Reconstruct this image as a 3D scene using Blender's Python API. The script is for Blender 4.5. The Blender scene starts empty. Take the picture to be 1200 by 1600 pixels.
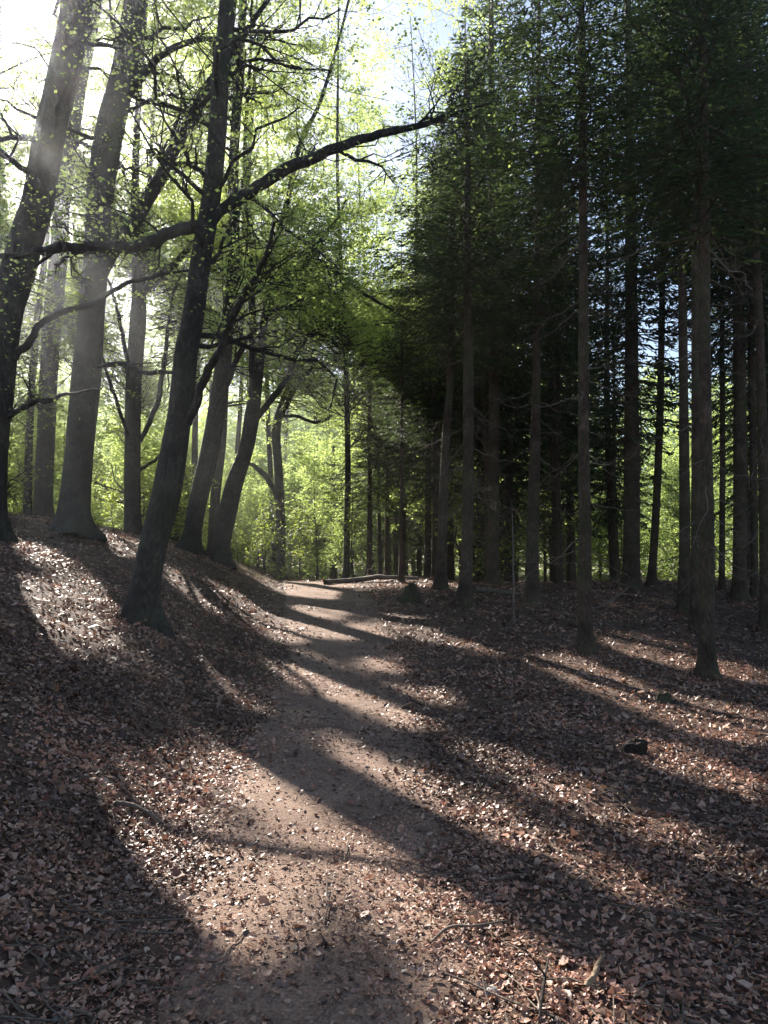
import bpy, math, random
import numpy as np
rng = np.random.default_rng(7)
random.seed(7)
SC = bpy.context.scene
COL = SC.collection
R = math.radians

# ------------------------------------------------------------------ camera
F = 1186.0                 # focal length in photo pixels (1200 x 1600)
PITCH = R(4.3)
CZ = 1.6
cp, sp = math.cos(PITCH), math.sin(PITCH)
cam_d = bpy.data.cameras.new('camera')
cam = bpy.data.objects.new('camera', cam_d); COL.objects.link(cam)
cam.location = (0, 0, CZ); cam.rotation_euler = (math.pi/2 + PITCH, 0, 0)
cam_d.sensor_fit = 'VERTICAL'; cam_d.sensor_height = 24.0
cam_d.lens = 24.0*F/1600.0
cam_d.clip_start = 0.05; cam_d.clip_end = 3000
SC.camera = cam

def project(P):            # world points -> photo pixels, used to check which ground patch a leaf would shade
    P = np.atleast_2d(P)
    x = P[:, 0]; y = P[:, 1]; z = P[:, 2]-CZ
    d = y*cp + z*sp; v = -y*sp + z*cp
    d = np.maximum(d, 0.05)
    return 600+F*x/d, 800-F*v/d

# ------------------------------------------------------------------ sun
SUN_AZ, SUN_EL = R(-29.0), R(31.0)
S = np.array([math.sin(SUN_AZ)*math.cos(SUN_EL), math.cos(SUN_AZ)*math.cos(SUN_EL), math.sin(SUN_EL)])

# ------------------------------------------------------------------ noise and ground height
_lat = np.random.default_rng(3).random((256, 256))
def vnoise(x, y):
    xi = np.floor(x).astype(int); yi = np.floor(y).astype(int)
    fx = x-xi; fy = y-yi
    fx = fx*fx*(3-2*fx); fy = fy*fy*(3-2*fy)
    a = _lat[xi % 256, yi % 256]; b = _lat[(xi+1) % 256, yi % 256]
    c = _lat[xi % 256, (yi+1) % 256]; d = _lat[(xi+1) % 256, (yi+1) % 256]
    return (a*(1-fx)+b*fx)*(1-fy)+(c*(1-fx)+d*fx)*fy-0.5

_ys = np.linspace(-60, 400, 4601)
def smooth_table(xs, ys, w):
    v = np.interp(_ys, xs, ys)
    k = np.hanning(int(w*10)*2+3); k /= k.sum()
    n = len(k)//2
    return np.convolve(np.pad(v, n, mode='edge'), k, 'valid')
_rise = smooth_table([-60, 0, 7, 12, 17, 24, 30, 45, 80, 400], [0, 0, .02, .30, .72, 1.18, 1.12, .8, .6, .6], 2.5)
_yd = [-60, 0, 2.7, 4.6, 6.1, 8.6, 12.8, 17, 24, 30, 40, 400]
_xl = smooth_table(_yd, [-.7, -.7, -.85, -1.16, -1.2, -1.4, -1.7, -2.4, -3.3, -5.5, -12, -200], 1.2)
_xr = smooth_table(_yd, [.35, .35, .34, .47, .42, .43, .27, .1, -.7, -2.5, -8.5, -190], 1.2)
def path_l(y): return np.interp(y, _ys, _xl)
def path_r(y): return np.interp(y, _ys, _xr)
def sstep(a, b, x):
    t = np.clip((x-a)/(b-a), 0, 1); return t*t*(3-2*t)

def ground(x, y, fine=True):
    x = np.asarray(x, float); y = np.asarray(y, float)
    z = np.interp(y, _ys, _rise)
    tilt = .075*sstep(0, 2, x)*np.minimum(np.maximum(x-.3, 0), 9)
    z = z-tilt*(1-.8*sstep(14, 26, y))
    yy = np.minimum(y, 27)
    l = np.maximum(path_l(yy)-.1-x, 0)
    l = np.sqrt(l*l+.09)-.3
    h = 2.4*np.tanh(l/5.0)
    h = h*(1-.45*sstep(28, 60, y))*(1-.6*sstep(9, 40, l))
    z = z+h
    r = np.maximum(x-path_r(yy), 0)
    z = z+.05*np.minimum(r, 1)
    z = z+.25*vnoise(x*.22+7, y*.22)*np.minimum(1, (l+r)*.5)+.10*vnoise(x*.7, y*.7+4)*np.minimum(1, .25+(l+r))
    if fine:
        off = np.minimum(1, .25+(l+r)*1.2)
        z = z+off*(.055*vnoise(x*2.3+3, y*2.3)+.03*vnoise(x*6.1, y*6.1+9))+.012*vnoise(x*13, y*13)
    return z
def gz(x, y): return float(ground(np.array([x]), np.array([y]))[0])

def ray(px, py):
    u = (px-600)/F; v = (800-py)/F
    return np.array([u, cp-sp*v, sp+cp*v])
def hit(px, py):           # where a sight line of the survey meets the ground
    d = ray(px, py)
    t = np.linspace(1.5, 120, 6000)
    P = d[None, :]*t[:, None]+np.array([0, 0, CZ])
    below = P[:, 2] < ground(P[:, 0], P[:, 1])
    i = int(np.argmax(below)) if below.any() else 1200
    return P[i]
def at_y(px, py, y):       # survey point at a known distance
    d = ray(px, py); t = y/d[1]
    return np.array([d[0]*t, y, CZ+d[2]*t]), t

# ------------------------------------------------------------------ which patches of ground the sun reaches
LIT = [
 [(200,1330),(260,1295),(330,1305),(430,1345),(468,1400),(455,1450),(372,1512),(345,1512),(300,1450),(245,1390)],
 [(280,1185),(350,1155),(420,1178),(480,1225),(530,1268),(470,1278),(390,1258),(320,1235)],
 [(180,1205),(290,1200),(300,1300),(250,1350),(205,1330)],
 [(268,1003),(292,1013),(348,1072),(410,1132),(398,1146),(328,1088)],
 [(35,905),(130,900),(198,925),(198,962),(150,962),(190,1020),(120,1020),(60,985)],
 [(20,845),(60,850),(110,885),(60,890)],[(165,832),(215,838),(215,872),(190,872)],
 [(255,893),(300,900),(400,940),(467,983),(462,1007),(400,990),(320,952)],
 [(395,900),(450,908),(525,925),(520,938),(450,930)],[(465,944),(535,952),(530,968),(470,962)],
 [(440,966),(550,985),(552,1002),(450,990)],
 [(418,1013),(470,1018),(540,1055),(600,1075),(690,1080),(705,1130),(640,1142),(590,1114),(500,1083),(440,1047)],
 [(555,973),(625,978),(620,998),(560,992)],[(575,1028),(628,1032),(620,1052),(580,1046)],
 [(500,1145),(600,1196),(760,1256),(880,1322),(1005,1382),(985,1400),(830,1337),(700,1270),(600,1220)],
 [(712,1160),(770,1168),(900,1228),(1050,1302),(1195,1358),(1195,1392),(1100,1340),(960,1290),(860,1243),(770,1195)],
 [(830,1025),(900,1025),(1000,1072),(1100,1095),(1200,1112),(1200,1180),(1080,1145),(960,1095),(890,1063)],
 [(1000,1150),(1080,1180),(1200,1225),(1200,1265),(1080,1220),(1010,1185)],
 [(925,987),(1000,992),(1090,1016),(1200,1050),(1200,1072),(1080,1048),(960,1013)],
 [(925,926),(1060,930),(1060,955),(960,954)],
 [(585,1335),(650,1355),(740,1425),(805,1448),(795,1478),(835,1492),(800,1525),(720,1505),(640,1455)],
 [(535,1285),(600,1315),(600,1335),(560,1320)],
 [(715,1560),(760,1528),(860,1518),(960,1556),(1030,1600),(1040,1640),(700,1640)],
 [(480,903),(720,907),(720,918),(480,917)],[(600,958),(655,964),(660,976),(605,972)],[(650,980),(765,1012),(760,1024),(655,998)],
]
LIT = [np.array(p, float) for p in LIT]
def in_lit(px, py):
    res = np.zeros(len(px), bool)
    for p in LIT:
        bb = (px > p[:, 0].min()) & (px < p[:, 0].max()) & (py > p[:, 1].min()) & (py < p[:, 1].max())
        if not bb.any(): continue
        x = px[bb]; y = py[bb]; ins = np.zeros(len(x), bool)
        n = len(p); j = n-1
        for i in range(n):
            xi, yi = p[i]; xj, yj = p[j]
            c = ((yi > y) != (yj > y)) & (x < (xj-xi)*(y-yi)/(yj-yi+1e-9)+xi)
            ins ^= c; j = i
        res[bb] |= ins
    return res
def sun_foot(P):           # where the shadow of each point falls
    t = (P[:, 2]-.5)/S[2]
    for _ in range(6):
        Q = P-S[None, :]*t[:, None]
        t = t+(Q[:, 2]-ground(Q[:, 0], Q[:, 1], False))/S[2]*.8
    return P-S[None, :]*t[:, None]
def shades_lit(P):
    Q = sun_foot(P)
    ok = (Q[:, 1] > 1.2) & (Q[:, 1] < 60)
    m = np.zeros(len(Q), bool)
    for dx, dy in ((0, 0), (.11, 0), (-.11, 0), (0, .12), (0, -.12)):   # half a penumbra of clearance
        px, py = project(Q+np.array([dx, dy, 0])); m |= in_lit(px, py)
    return m & ok

def clear_of_sun(P):       # branches (B, N, 3) that keep out of the beams
    B, n, _ = P.shape
    return ~shades_lit(P.reshape(-1, 3)).reshape(B, n).any(1)

DARK = [[(560,1160),(620,1185),(700,1225),(800,1275),(950,1340),(1060,1382)], [(700,1120),(790,1165),(900,1205),(1000,1250),(1150,1312)], [(850,1078),(960,1115),(1080,1162),(1190,1202)]]
DARKN = [0, 0, 0]
def dark_hits(P):
    px, py = project(sun_foot(P)); out = []
    for ln in DARK:
        ln = np.array(ln, float); out.append(int(((px > ln[0, 0]) & (px < ln[-1, 0]) & (np.abs(py-np.interp(px, ln[:, 0], ln[:, 1])) < 14)).sum()))
    return out

# ------------------------------------------------------------------ mesh assembly
class Geo:
    def __init__(s): s.v = []; s.f = []; s.n = 0; s.c = []; s.m = []
    def add(s, V, Fq, col=None, mat=0):
        V = np.asarray(V, np.float32).reshape(-1, 3); Fq = np.asarray(Fq, np.int64)
        s.v.append(V); s.f.append(Fq+s.n); s.n += len(V); s.m.append(mat)
        if col is not None: s.c.append(np.asarray(col, np.float32))
        elif True: s.c.append(np.tile(np.array([.5, .5, .5], np.float32), (len(V), 1)))
    def build(s, name, mats, parent=None, smooth=True, use_col=False):
        me = bpy.data.meshes.new(name)
        if s.n:
            V = np.concatenate(s.v)
            me.vertices.add(len(V)); me.vertices.foreach_set('co', V.ravel())
            tot = []; idx = []; mi = []
            for Fq, m in zip(s.f, s.m):
                tot.append(np.full(len(Fq), Fq.shape[1])); idx.append(Fq.ravel()); mi.append(np.full(len(Fq), m))
            tot = np.concatenate(tot).astype(np.int32); idx = np.concatenate(idx).astype(np.int32); mi = np.concatenate(mi).astype(np.int32)
            me.loops.add(len(idx)); me.loops.foreach_set('vertex_index', idx)
            me.polygons.add(len(tot))
            st = np.concatenate([[0], np.cumsum(tot)[:-1]]).astype(np.int32)
            me.polygons.foreach_set('loop_start', st); me.polygons.foreach_set('loop_total', tot)
            me.polygons.foreach_set('material_index', mi)
            me.polygons.foreach_set('use_smooth', np.full(len(tot), smooth))
            if use_col:
                a = me.attributes.new('tone', 'FLOAT_COLOR', 'POINT')
                c = np.concatenate(s.c); c = np.concatenate([c, np.ones((len(c), 1), np.float32)], 1)
                a.data.foreach_set('color', c.ravel())
            me.update(calc_edges=True)
        for m in (mats if isinstance(mats, (list, tuple)) else [mats]): me.materials.append(m)
        o = bpy.data.objects.new(name, me); COL.objects.link(o)
        if parent is not None: o.parent = parent
        return o

def tubes(geo, P, rad, sides, mat=0, cap=True):
    """P: (B, N, 3) centre lines, rad: (B, N)."""
    P = np.asarray(P, float); rad = np.asarray(rad, float)
    B, N, _ = P.shape
    T = np.gradient(P, axis=1)
    T /= np.linalg.norm(T, axis=2, keepdims=True)+1e-9
    av = T.mean(1); av /= np.linalg.norm(av, axis=1, keepdims=True)+1e-9
    ref = np.where(np.abs(av[:, 2:3]) > .8, np.array([[1., 0, 0]]), np.array([[0, 0, 1.]]))
    U = np.cross(T, ref[:, None, :]); U /= np.linalg.norm(U, axis=2, keepdims=True)+1e-9
    W = np.cross(U, T)
    a = np.arange(sides)*2*math.pi/sides
    V = P[:, :, None, :]+rad[:, :, None, None]*(np.cos(a)[None, None, :, None]*U[:, :, None, :]+np.sin(a)[None, None, :, None]*W[:, :, None, :])
    i = np.arange(N-1)[:, None]*sides; j = np.arange(sides)[None, :]; jn = (j+1) % sides
    q = np.stack([i+j, i+jn, i+sides+jn, i+sides+j], -1).reshape(-1, 4)
    Fq = (q[None]+(np.arange(B)*N*sides)[:, None, None]).reshape(-1, 4)
    geo.add(V.reshape(-1, 3), Fq, mat=mat)

def resample(P, r, n):
    P = np.asarray(P, float); r = np.asarray(r, float)
    # Catmull-Rom through the survey points
    m = len(P); t = np.linspace(0, m-1, n); k = np.minimum(t.astype(int), m-2); f = (t-k)[:, None]
    p0 = P[np.maximum(k-1, 0)]; p1 = P[k]; p2 = P[k+1]; p3 = P[np.minimum(k+2, m-1)]
    out = .5*((2*p1)+(-p0+p2)*f+(2*p0-5*p1+4*p2-p3)*f*f+(-p0+3*p1-3*p2+p3)*f**3)
    return out, np.interp(t, np.arange(m), r)

def trunk_mesh(geo, P, r, sides=20, n=60, rough=.04, flare=0, seed=0, mat=0, lobes=5, foot=None):
    P, r = resample(P, r, n)
    T = np.gradient(P, axis=0); T /= np.linalg.norm(T, axis=1, keepdims=True)
    U = np.cross(T, np.array([0, 1., 0])); U /= np.linalg.norm(U, axis=1, keepdims=True)+1e-9
    W = np.cross(U, T)
    a = np.arange(sides)*2*math.pi/sides
    s = np.concatenate([[0], np.cumsum(np.linalg.norm(np.diff(P, axis=0), axis=1))])
    rr = r[:, None]*np.ones((1, sides))
    g = vnoise(np.cos(a)[None, :]*1.3+seed*7.3+5+0*s[:, None], s[:, None]*.8+np.sin(a)[None, :]*1.3+40)
    g2 = vnoise(np.cos(a)[None, :]*3+seed*3.1+9+0*s[:, None], s[:, None]*3+np.sin(a)[None, :]*3+80)
    rr = rr*(1+rough*2.2*g+rough*1.2*g2)
    if flare:
        e = np.exp(-np.maximum(s-.15, 0)/.28)
        lob = .55+.45*np.cos(a*lobes+seed)+.3*np.cos(a*(lobes-2)+seed*2)
        rr = rr*(1+flare*e[:, None]*np.maximum(lob, .1)[None, :])
    V = P[:, None, :]+rr[:, :, None]*(np.cos(a)[None, :, None]*U[:, None, :]+np.sin(a)[None, :, None]*W[:, None, :])
    i = np.arange(n-1)[:, None]*sides; j = np.arange(sides)[None, :]; jn = (j+1) % sides
    q = np.stack([i+j, i+jn, i+sides+jn, i+sides+j], -1).reshape(-1, 4)
    geo.add(V.reshape(-1, 3), q, mat=mat)
    return P, r

def unit(v): return v/(np.linalg.norm(v, axis=-1, keepdims=True)+1e-9)

def branch_level(start, dirs, L, r0, N=6, wob=.12, lift=0.0, r1=.25):
    """curved branch centre lines for arrays of starts/directions"""
    B = len(start); s = np.linspace(0, 1, N)
    P = start[:, None, :]+dirs[:, None, :]*(L[:, None]*s[None, :])[:, :, None]
    w = rng.normal(0, 1, (B, N, 3)); w[:, 0] = 0
    w = np.cumsum(w, axis=1)*(s[None, :, None]**.5)
    P = P+w*(L[:, None, None]*wob/N*2.0)
    P[:, :, 2] += (lift*s**2)[None, :]*L[:, None]
    rad = r0[:, None]*(1-(1-r1)*s[None, :])
    return P, rad

def children(P, rad, k, lo=.2, hi=1.0, ang=(30, 65), flat=.5, up=.1):
    B, N, _ = P.shape
    par = np.repeat(np.arange(B), k); n = len(par)
    s = rng.uniform(lo, hi, n)*(N-1); i = np.minimum(s.astype(int), N-2); f = (s-i)[:, None]
    st = P[par, i]*(1-f)+P[par, i+1]*f
    T = unit(P[par, i+1]-P[par, i])
    rnd = rng.normal(0, 1, (n, 3)); rnd[:, 2] *= flat
    perp = unit(rnd-T*(rnd*T).sum(1, keepdims=True))
    th = np.radians(rng.uniform(ang[0], ang[1], n))[:, None]
    d = T*np.cos(th)+perp*np.sin(th); d[:, 2] += up
    rr = rad[par, i]
    return st, unit(d), rr, 1-s/(N-1), par

def leaf_quads(geo, C, size, tilt=.6, mat=0, dirs=None):
    n = len(C)
    if n == 0: return
    az = rng.uniform(0, 2*math.pi, n)
    d = np.stack([np.cos(az), np.sin(az), rng.normal(-.15, .35, n)], 1); d = unit(d)
    nz = np.stack([rng.normal(0, tilt, n), rng.normal(0, tilt, n), np.ones(n)], 1)
    sd = unit(np.cross(nz, d)); up = np.cross(d, sd)
    L = (size*rng.uniform(.7, 1.25, n))[:, None]; Wd = L*.34
    fold = (rng.uniform(.0, .35, n))[:, None]*Wd
    m = d*L*.45
    V = np.stack([C, C+m-sd*Wd+up*fold, C+d*L, C+m+sd*Wd+up*fold], 1)
    b = np.arange(n)[:, None]*4
    geo.add(V.reshape(-1, 3), np.concatenate([b+np.array([[0, 1, 2]]), b+np.array([[0, 2, 3]])]), mat=mat)

# ------------------------------------------------------------------ materials
def new_mat(name):
    m = bpy.data.materials.new(name); m.use_nodes = True
    nt = m.node_tree; nt.nodes.clear()
    return m, nt, nt.nodes, nt.links
def N(nodes, t, **kw):
    n = nodes.new(t)
    for k, v in kw.items():
        if k in n.inputs.keys(): n.inputs[k].default_value = v
        else: setattr(n, k, v)
    return n
def ramp(nodes, stops):
    r = nodes.new('ShaderNodeValToRGB'); e = r.color_ramp.elements
    while len(e) < len(stops): e.new(.5)
    for k, (p, c) in enumerate(stops): e[k].position = p; e[k].color = (*c, 1)
    return r
def bark_mat(name, stops, sx=1.0, bump=.5, stretch=.18, moss=None, fine=28, wet=.85):
    m, nt, nd, lk = new_mat(name)
    out = nd.new('ShaderNodeOutputMaterial'); b = nd.new('ShaderNodeBsdfPrincipled'); b.inputs['Roughness'].default_value = wet
    b.inputs['Specular IOR Level'].default_value = .25
    tc = nd.new('ShaderNodeTexCoord'); mp = nd.new('ShaderNodeMapping'); mp.inputs['Scale'].default_value = (sx, sx, sx*stretch)
    lk.new(tc.outputs['Object'], mp.inputs['Vector'])
    n1 = N(nd, 'ShaderNodeTexNoise', Scale=fine, Detail=8.0, Roughness=.65); lk.new(mp.outputs[0], n1.inputs['Vector'])
    n2 = N(nd, 'ShaderNodeTexNoise', Scale=3.0, Detail=4.0); lk.new(tc.outputs['Object'], n2.inputs['Vector'])
    mx = nd.new('ShaderNodeMath'); mx.operation = 'MULTIPLY_ADD'; mx.inputs[1].default_value = .6
    lk.new(n1.outputs['Fac'], mx.inputs[0])
    m2 = nd.new('ShaderNodeMath'); m2.operation = 'MULTIPLY'; m2.inputs[1].default_value = .4
    lk.new(n2.outputs['Fac'], m2.inputs[0]); lk.new(m2.outputs[0], mx.inputs[2])
    r = ramp(nd, stops); lk.new(mx.outputs[0], r.inputs[0])
    src = r.outputs[0]
    if moss:
        n3 = N(nd, 'ShaderNodeTexNoise', Scale=1.6, Detail=5.0, Roughness=.7); lk.new(tc.outputs['Object'], n3.inputs['Vector'])
        rm = ramp(nd, [(.47, (0, 0, 0)), (.68, (.8, .8, .8))]); lk.new(n3.outputs['Fac'], rm.inputs[0])
        mix = nd.new('ShaderNodeMix'); mix.data_type = 'RGBA'; mix.inputs[7].default_value = (*moss, 1)
        lk.new(rm.outputs[0], mix.inputs[0]); lk.new(src, mix.inputs[6]); src = mix.outputs[2]
    lk.new(src, b.inputs['Base Color'])
    vo = N(nd, 'ShaderNodeTexVoronoi', Scale=fine*.55); lk.new(mp.outputs[0], vo.inputs['Vector'])
    ad = nd.new('ShaderNodeMath'); ad.operation = 'ADD'; lk.new(n1.outputs['Fac'], ad.inputs[0]); lk.new(vo.outputs['Distance'], ad.inputs[1])
    bp = N(nd, 'ShaderNodeBump', Strength=bump, Distance=.03); lk.new(ad.outputs[0], bp.inputs['Height'])
    lk.new(bp.outputs[0], b.inputs['Normal']); lk.new(b.outputs[0], out.inputs[0])
    return m
def leaf_mat(name, dif, tra, amount=.5, var=.35, gloss=.05):
    m, nt, nd, lk = new_mat(name)
    out = nd.new('ShaderNodeOutputMaterial')
    geo = nd.new('ShaderNodeNewGeometry'); oi = nd.new('ShaderNodeObjectInfo')
    ad = nd.new('ShaderNodeMath'); ad.operation = 'ADD'; lk.new(geo.outputs['Random Per Island'], ad.inputs[0])
    mo = nd.new('ShaderNodeMath'); mo.operation = 'MULTIPLY'; mo.inputs[1].default_value = .6; lk.new(oi.outputs['Random'], mo.inputs[0])
    lk.new(mo.outputs[0], ad.inputs[1])
    def tint(c):
        r = ramp(nd, [(0, tuple(x*(1-var) for x in c)), (.8, c), (1.0, (c[0]*(1+var*1.4), c[1]*(1+var), c[2]*(1+.3*var)))])
        dv = nd.new('ShaderNodeMath'); dv.operation = 'MULTIPLY'; dv.inputs[1].default_value = .625
        lk.new(ad.outputs[0], dv.inputs[0]); lk.new(dv.outputs[0], r.inputs[0]); return r.outputs[0]
    d = nd.new('ShaderNodeBsdfPrincipled'); d.inputs['Roughness'].default_value = .55; d.inputs['Specular IOR Level'].default_value = gloss*5
    lk.new(tint(dif), d.inputs['Base Color'])
    t = nd.new('ShaderNodeBsdfTranslucent'); lk.new(tint(tra), t.inputs['Color'])
    mx = nd.new('ShaderNodeMixShader'); mx.inputs[0].default_value = amount
    lk.new(d.outputs[0], mx.inputs[1]); lk.new(t.outputs[0], mx.inputs[2]); lk.new(mx.outputs[0], out.inputs[0])
    return m

M_BEECH = bark_mat('beech_bark', [(.3, (.006, .005, .0045)), (.48, (.022, .02, .017)), (.68, (.085, .075, .06))], bump=.8, stretch=.5, moss=(.03, .036, .016), fine=22)
M_SPRUCE = bark_mat('spruce_bark', [(.3, (.014, .009, .006)), (.48, (.06, .04, .027)), (.68, (.17, .12, .085))], bump=.8, stretch=.3, moss=(.05, .06, .02), fine=40)
M_DEAD = bark_mat('dead_wood', [(.3, (.06, .045, .035)), (.55, (.16, .125, .095)), (.75, (.3, .25, .2))], bump=.4, fine=50)
M_PALEWOOD = bark_mat('pale_wood', [(.3, (.2, .14, .08)), (.55, (.42, .31, .19)), (.75, (.55, .44, .3))], bump=.4, fine=50)
M_LEAF = leaf_mat('beech_leaf', (.09, .12, .022), (.50, .62, .16), .76)
M_LEAFD = leaf_mat('far_leaf', (.09, .12, .022), (.47, .60, .18), .75)
M_NEEDLE = leaf_mat('spruce_needles', (.042, .06, .028), (.10, .15, .045), .38, .5, gloss=.02)
M_SAPL = leaf_mat('sapling_leaf', (.11, .15, .03), (.32, .40, .06), .55)

M_MOSS = bark_mat('mossy_wood', [(.3, (.02, .018, .012)), (.5, (.06, .05, .03)), (.7, (.12, .10, .06))], bump=.8, stretch=1, moss=(.07, .09, .02), fine=30)
M_ROT = bark_mat('rotten_wood', [(.3, (.012, .009, .007)), (.5, (.03, .022, .017)), (.7, (.06, .045, .035))], bump=.9, stretch=1, fine=30)
def litter_mat():
    m, nt, nd, lk = new_mat('dry_leaf')
    out = nd.new('ShaderNodeOutputMaterial'); b = nd.new('ShaderNodeBsdfPrincipled')
    a = nd.new('ShaderNodeAttribute'); a.attribute_name = 'tone'
    tc = nd.new('ShaderNodeTexCoord'); n1 = N(nd, 'ShaderNodeTexNoise', Scale=90.0, Detail=3.0); lk.new(tc.outputs['Object'], n1.inputs['Vector'])
    mx = nd.new('ShaderNodeMix'); mx.data_type = 'RGBA'; mx.blend_type = 'MULTIPLY'; mx.inputs[0].default_value = .5
    r = ramp(nd, [(.3, (.5, .45, .4)), (.7, (1, 1, 1))]); lk.new(n1.outputs['Fac'], r.inputs[0])
    lk.new(a.outputs['Color'], mx.inputs[6]); lk.new(r.outputs[0], mx.inputs[7])
    lk.new(mx.outputs[2], b.inputs['Base Color']); b.inputs['Roughness'].default_value = .5; b.inputs['Specular IOR Level'].default_value = .45
    t = nd.new('ShaderNodeBsdfTranslucent'); lk.new(mx.outputs[2], t.inputs['Color'])
    ms = nd.new('ShaderNodeMixShader'); ms.inputs[0].default_value = .15
    lk.new(b.outputs[0], ms.inputs[1]); lk.new(t.outputs[0], ms.inputs[2]); lk.new(ms.outputs[0], out.inputs[0])
    return m
M_LITTER = litter_mat()
def soil_mat(name, stops, scale, bump, spec=.2):
    m, nt, nd, lk = new_mat(name)
    out = nd.new('ShaderNodeOutputMaterial'); b = nd.new('ShaderNodeBsdfPrincipled'); b.inputs['Roughness'].default_value = .9
    b.inputs['Specular IOR Level'].default_value = spec
    tc = nd.new('ShaderNodeTexCoord')
    n1 = N(nd, 'ShaderNodeTexNoise', Scale=scale, Detail=9.0, Roughness=.7); lk.new(tc.outputs['Object'], n1.inputs['Vector'])
    n2 = N(nd, 'ShaderNodeTexNoise', Scale=1.7, Detail=5.0); lk.new(tc.outputs['Object'], n2.inputs['Vector'])
    vo = N(nd, 'ShaderNodeTexVoronoi', Scale=scale*1.6); vo.feature = 'F1'; lk.new(tc.outputs['Object'], vo.inputs['Vector'])
    a = nd.new('ShaderNodeMath'); a.operation = 'MULTIPLY_ADD'; a.inputs[1].default_value = .35; lk.new(n2.outputs['Fac'], a.inputs[0])
    c = nd.new('ShaderNodeMath'); c.operation = 'MULTIPLY'; c.inputs[1].default_value = .65; lk.new(n1.outputs['Fac'], c.inputs[0]); lk.new(c.outputs[0], a.inputs[2])
    r = ramp(nd, stops); lk.new(a.outputs[0], r.inputs[0])
    hs = nd.new('ShaderNodeMix'); hs.data_type = 'RGBA'; hs.blend_type = 'OVERLAY'; hs.inputs[0].default_value = .35
    lk.new(r.outputs[0], hs.inputs[6]); lk.new(vo.outputs['Color'], hs.inputs[7])
    bw = nd.new('ShaderNodeRGBToBW'); lk.new(vo.outputs['Color'], bw.inputs[0]); lk.new(bw.outputs[0], hs.inputs[7])
    lk.new(hs.outputs[2], b.inputs['Base Color'])
    ad = nd.new('ShaderNodeMath'); ad.operation = 'ADD'; lk.new(n1.outputs['Fac'], ad.inputs[0]); lk.new(bw.outputs[0], ad.inputs[1])
    bp = N(nd, 'ShaderNodeBump', Strength=bump, Distance=.02); lk.new(ad.outputs[0], bp.inputs['Height'])
    lk.new(bp.outputs[0], b.inputs['Normal']); lk.new(b.outputs[0], out.inputs[0])
    return m
M_SOIL = soil_mat('forest_floor', [(.3, (.035, .022, .016)), (.5, (.09, .056, .04)), (.7, (.19, .125, .09))], 32, .9)
M_PATH = soil_mat('trodden_earth', [(.3, (.10, .062, .044)), (.5, (.225, .15, .11)), (.7, (.38, .265, .2))], 60, .9)
M_BRANCH = bark_mat('weathered_wood', [(.3, (.10, .07, .045)), (.55, (.26, .19, .12)), (.75, (.40, .31, .21))], bump=.6, fine=50)
M_STONE = soil_mat('stone', [(.3, (.2, .19, .17)), (.5, (.33, .31, .28)), (.7, (.5, .48, .44))], 25, .5)

# ------------------------------------------------------------------ naming
def empty(name, loc, label, cat, group=None, rz=0):
    o = bpy.data.objects.new(name, None); COL.objects.link(o)
    o.location = tuple(float(v) for v in loc); o.rotation_euler = (0, 0, rz); o.empty_display_size = .3
    return tag(o, label, cat, group)
def tag(o, label=None, cat=None, group=None, kind=None):
    if label: o['label'] = label
    if cat: o['category'] = cat
    if group: o['group'] = group
    if kind: o['kind'] = kind
    return o

# ------------------------------------------------------------------ ground and path
def build_ground():
    n = 520
    u = np.linspace(-1, 1, n)
    k = 7.6
    gx = 420*np.sinh(k*u)/math.sinh(k)
    v = np.linspace(-1, 1, n)
    gy = 7+520*np.sinh(k*v)/math.sinh(k)
    X, Y = np.meshgrid(gx, gy)
    Z = ground(X.ravel(), Y.ravel()).reshape(X.shape)
    V = np.stack([X, Y, Z], -1).reshape(-1, 3)
    i = np.arange(n-1)[:, None]*n; j = np.arange(n-1)[None, :]
    q = np.stack([i+j, i+j+1, i+n+j+1, i+n+j], -1).reshape(-1, 4)
    g = Geo(); g.add(V, q); o = g.build('ground', M_SOIL); tag(o, kind='structure')
    ny, nx = 520, 44
    ys = np.concatenate([np.linspace(-1.5, 12, 330), np.linspace(12.08, 34, ny-330)])
    s = np.linspace(0, 1, nx)
    l = path_l(ys)+.14*vnoise(ys*1.1, ys*0+3)+.12*vnoise(ys*3.7, ys*0+5)
    r = path_r(ys)+.2*vnoise(ys*1.3, ys*0+13)+.14*vnoise(ys*4.1, ys*0+15)
    X = l[:, None]*(1-s)+r[:, None]*s; Y = ys[:, None]+0*s[None, :]
    Z = ground(X.ravel(), Y.ravel()).reshape(X.shape)
    e = np.minimum(s, 1-s)
    Z = Z+(.02*sstep(0, .12, e)-.012)[None, :]
    i = np.arange(ny-1)[:, None]*nx; j = np.arange(nx-1)[None, :]
    q = np.stack([i+j, i+j+1, i+nx+j+1, i+nx+j], -1).reshape(-1, 4)
    g = Geo(); g.add(np.stack([X, Y, Z], -1).reshape(-1, 3), q); o = g.build('path', M_PATH); tag(o, kind='structure')
build_ground()

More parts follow.
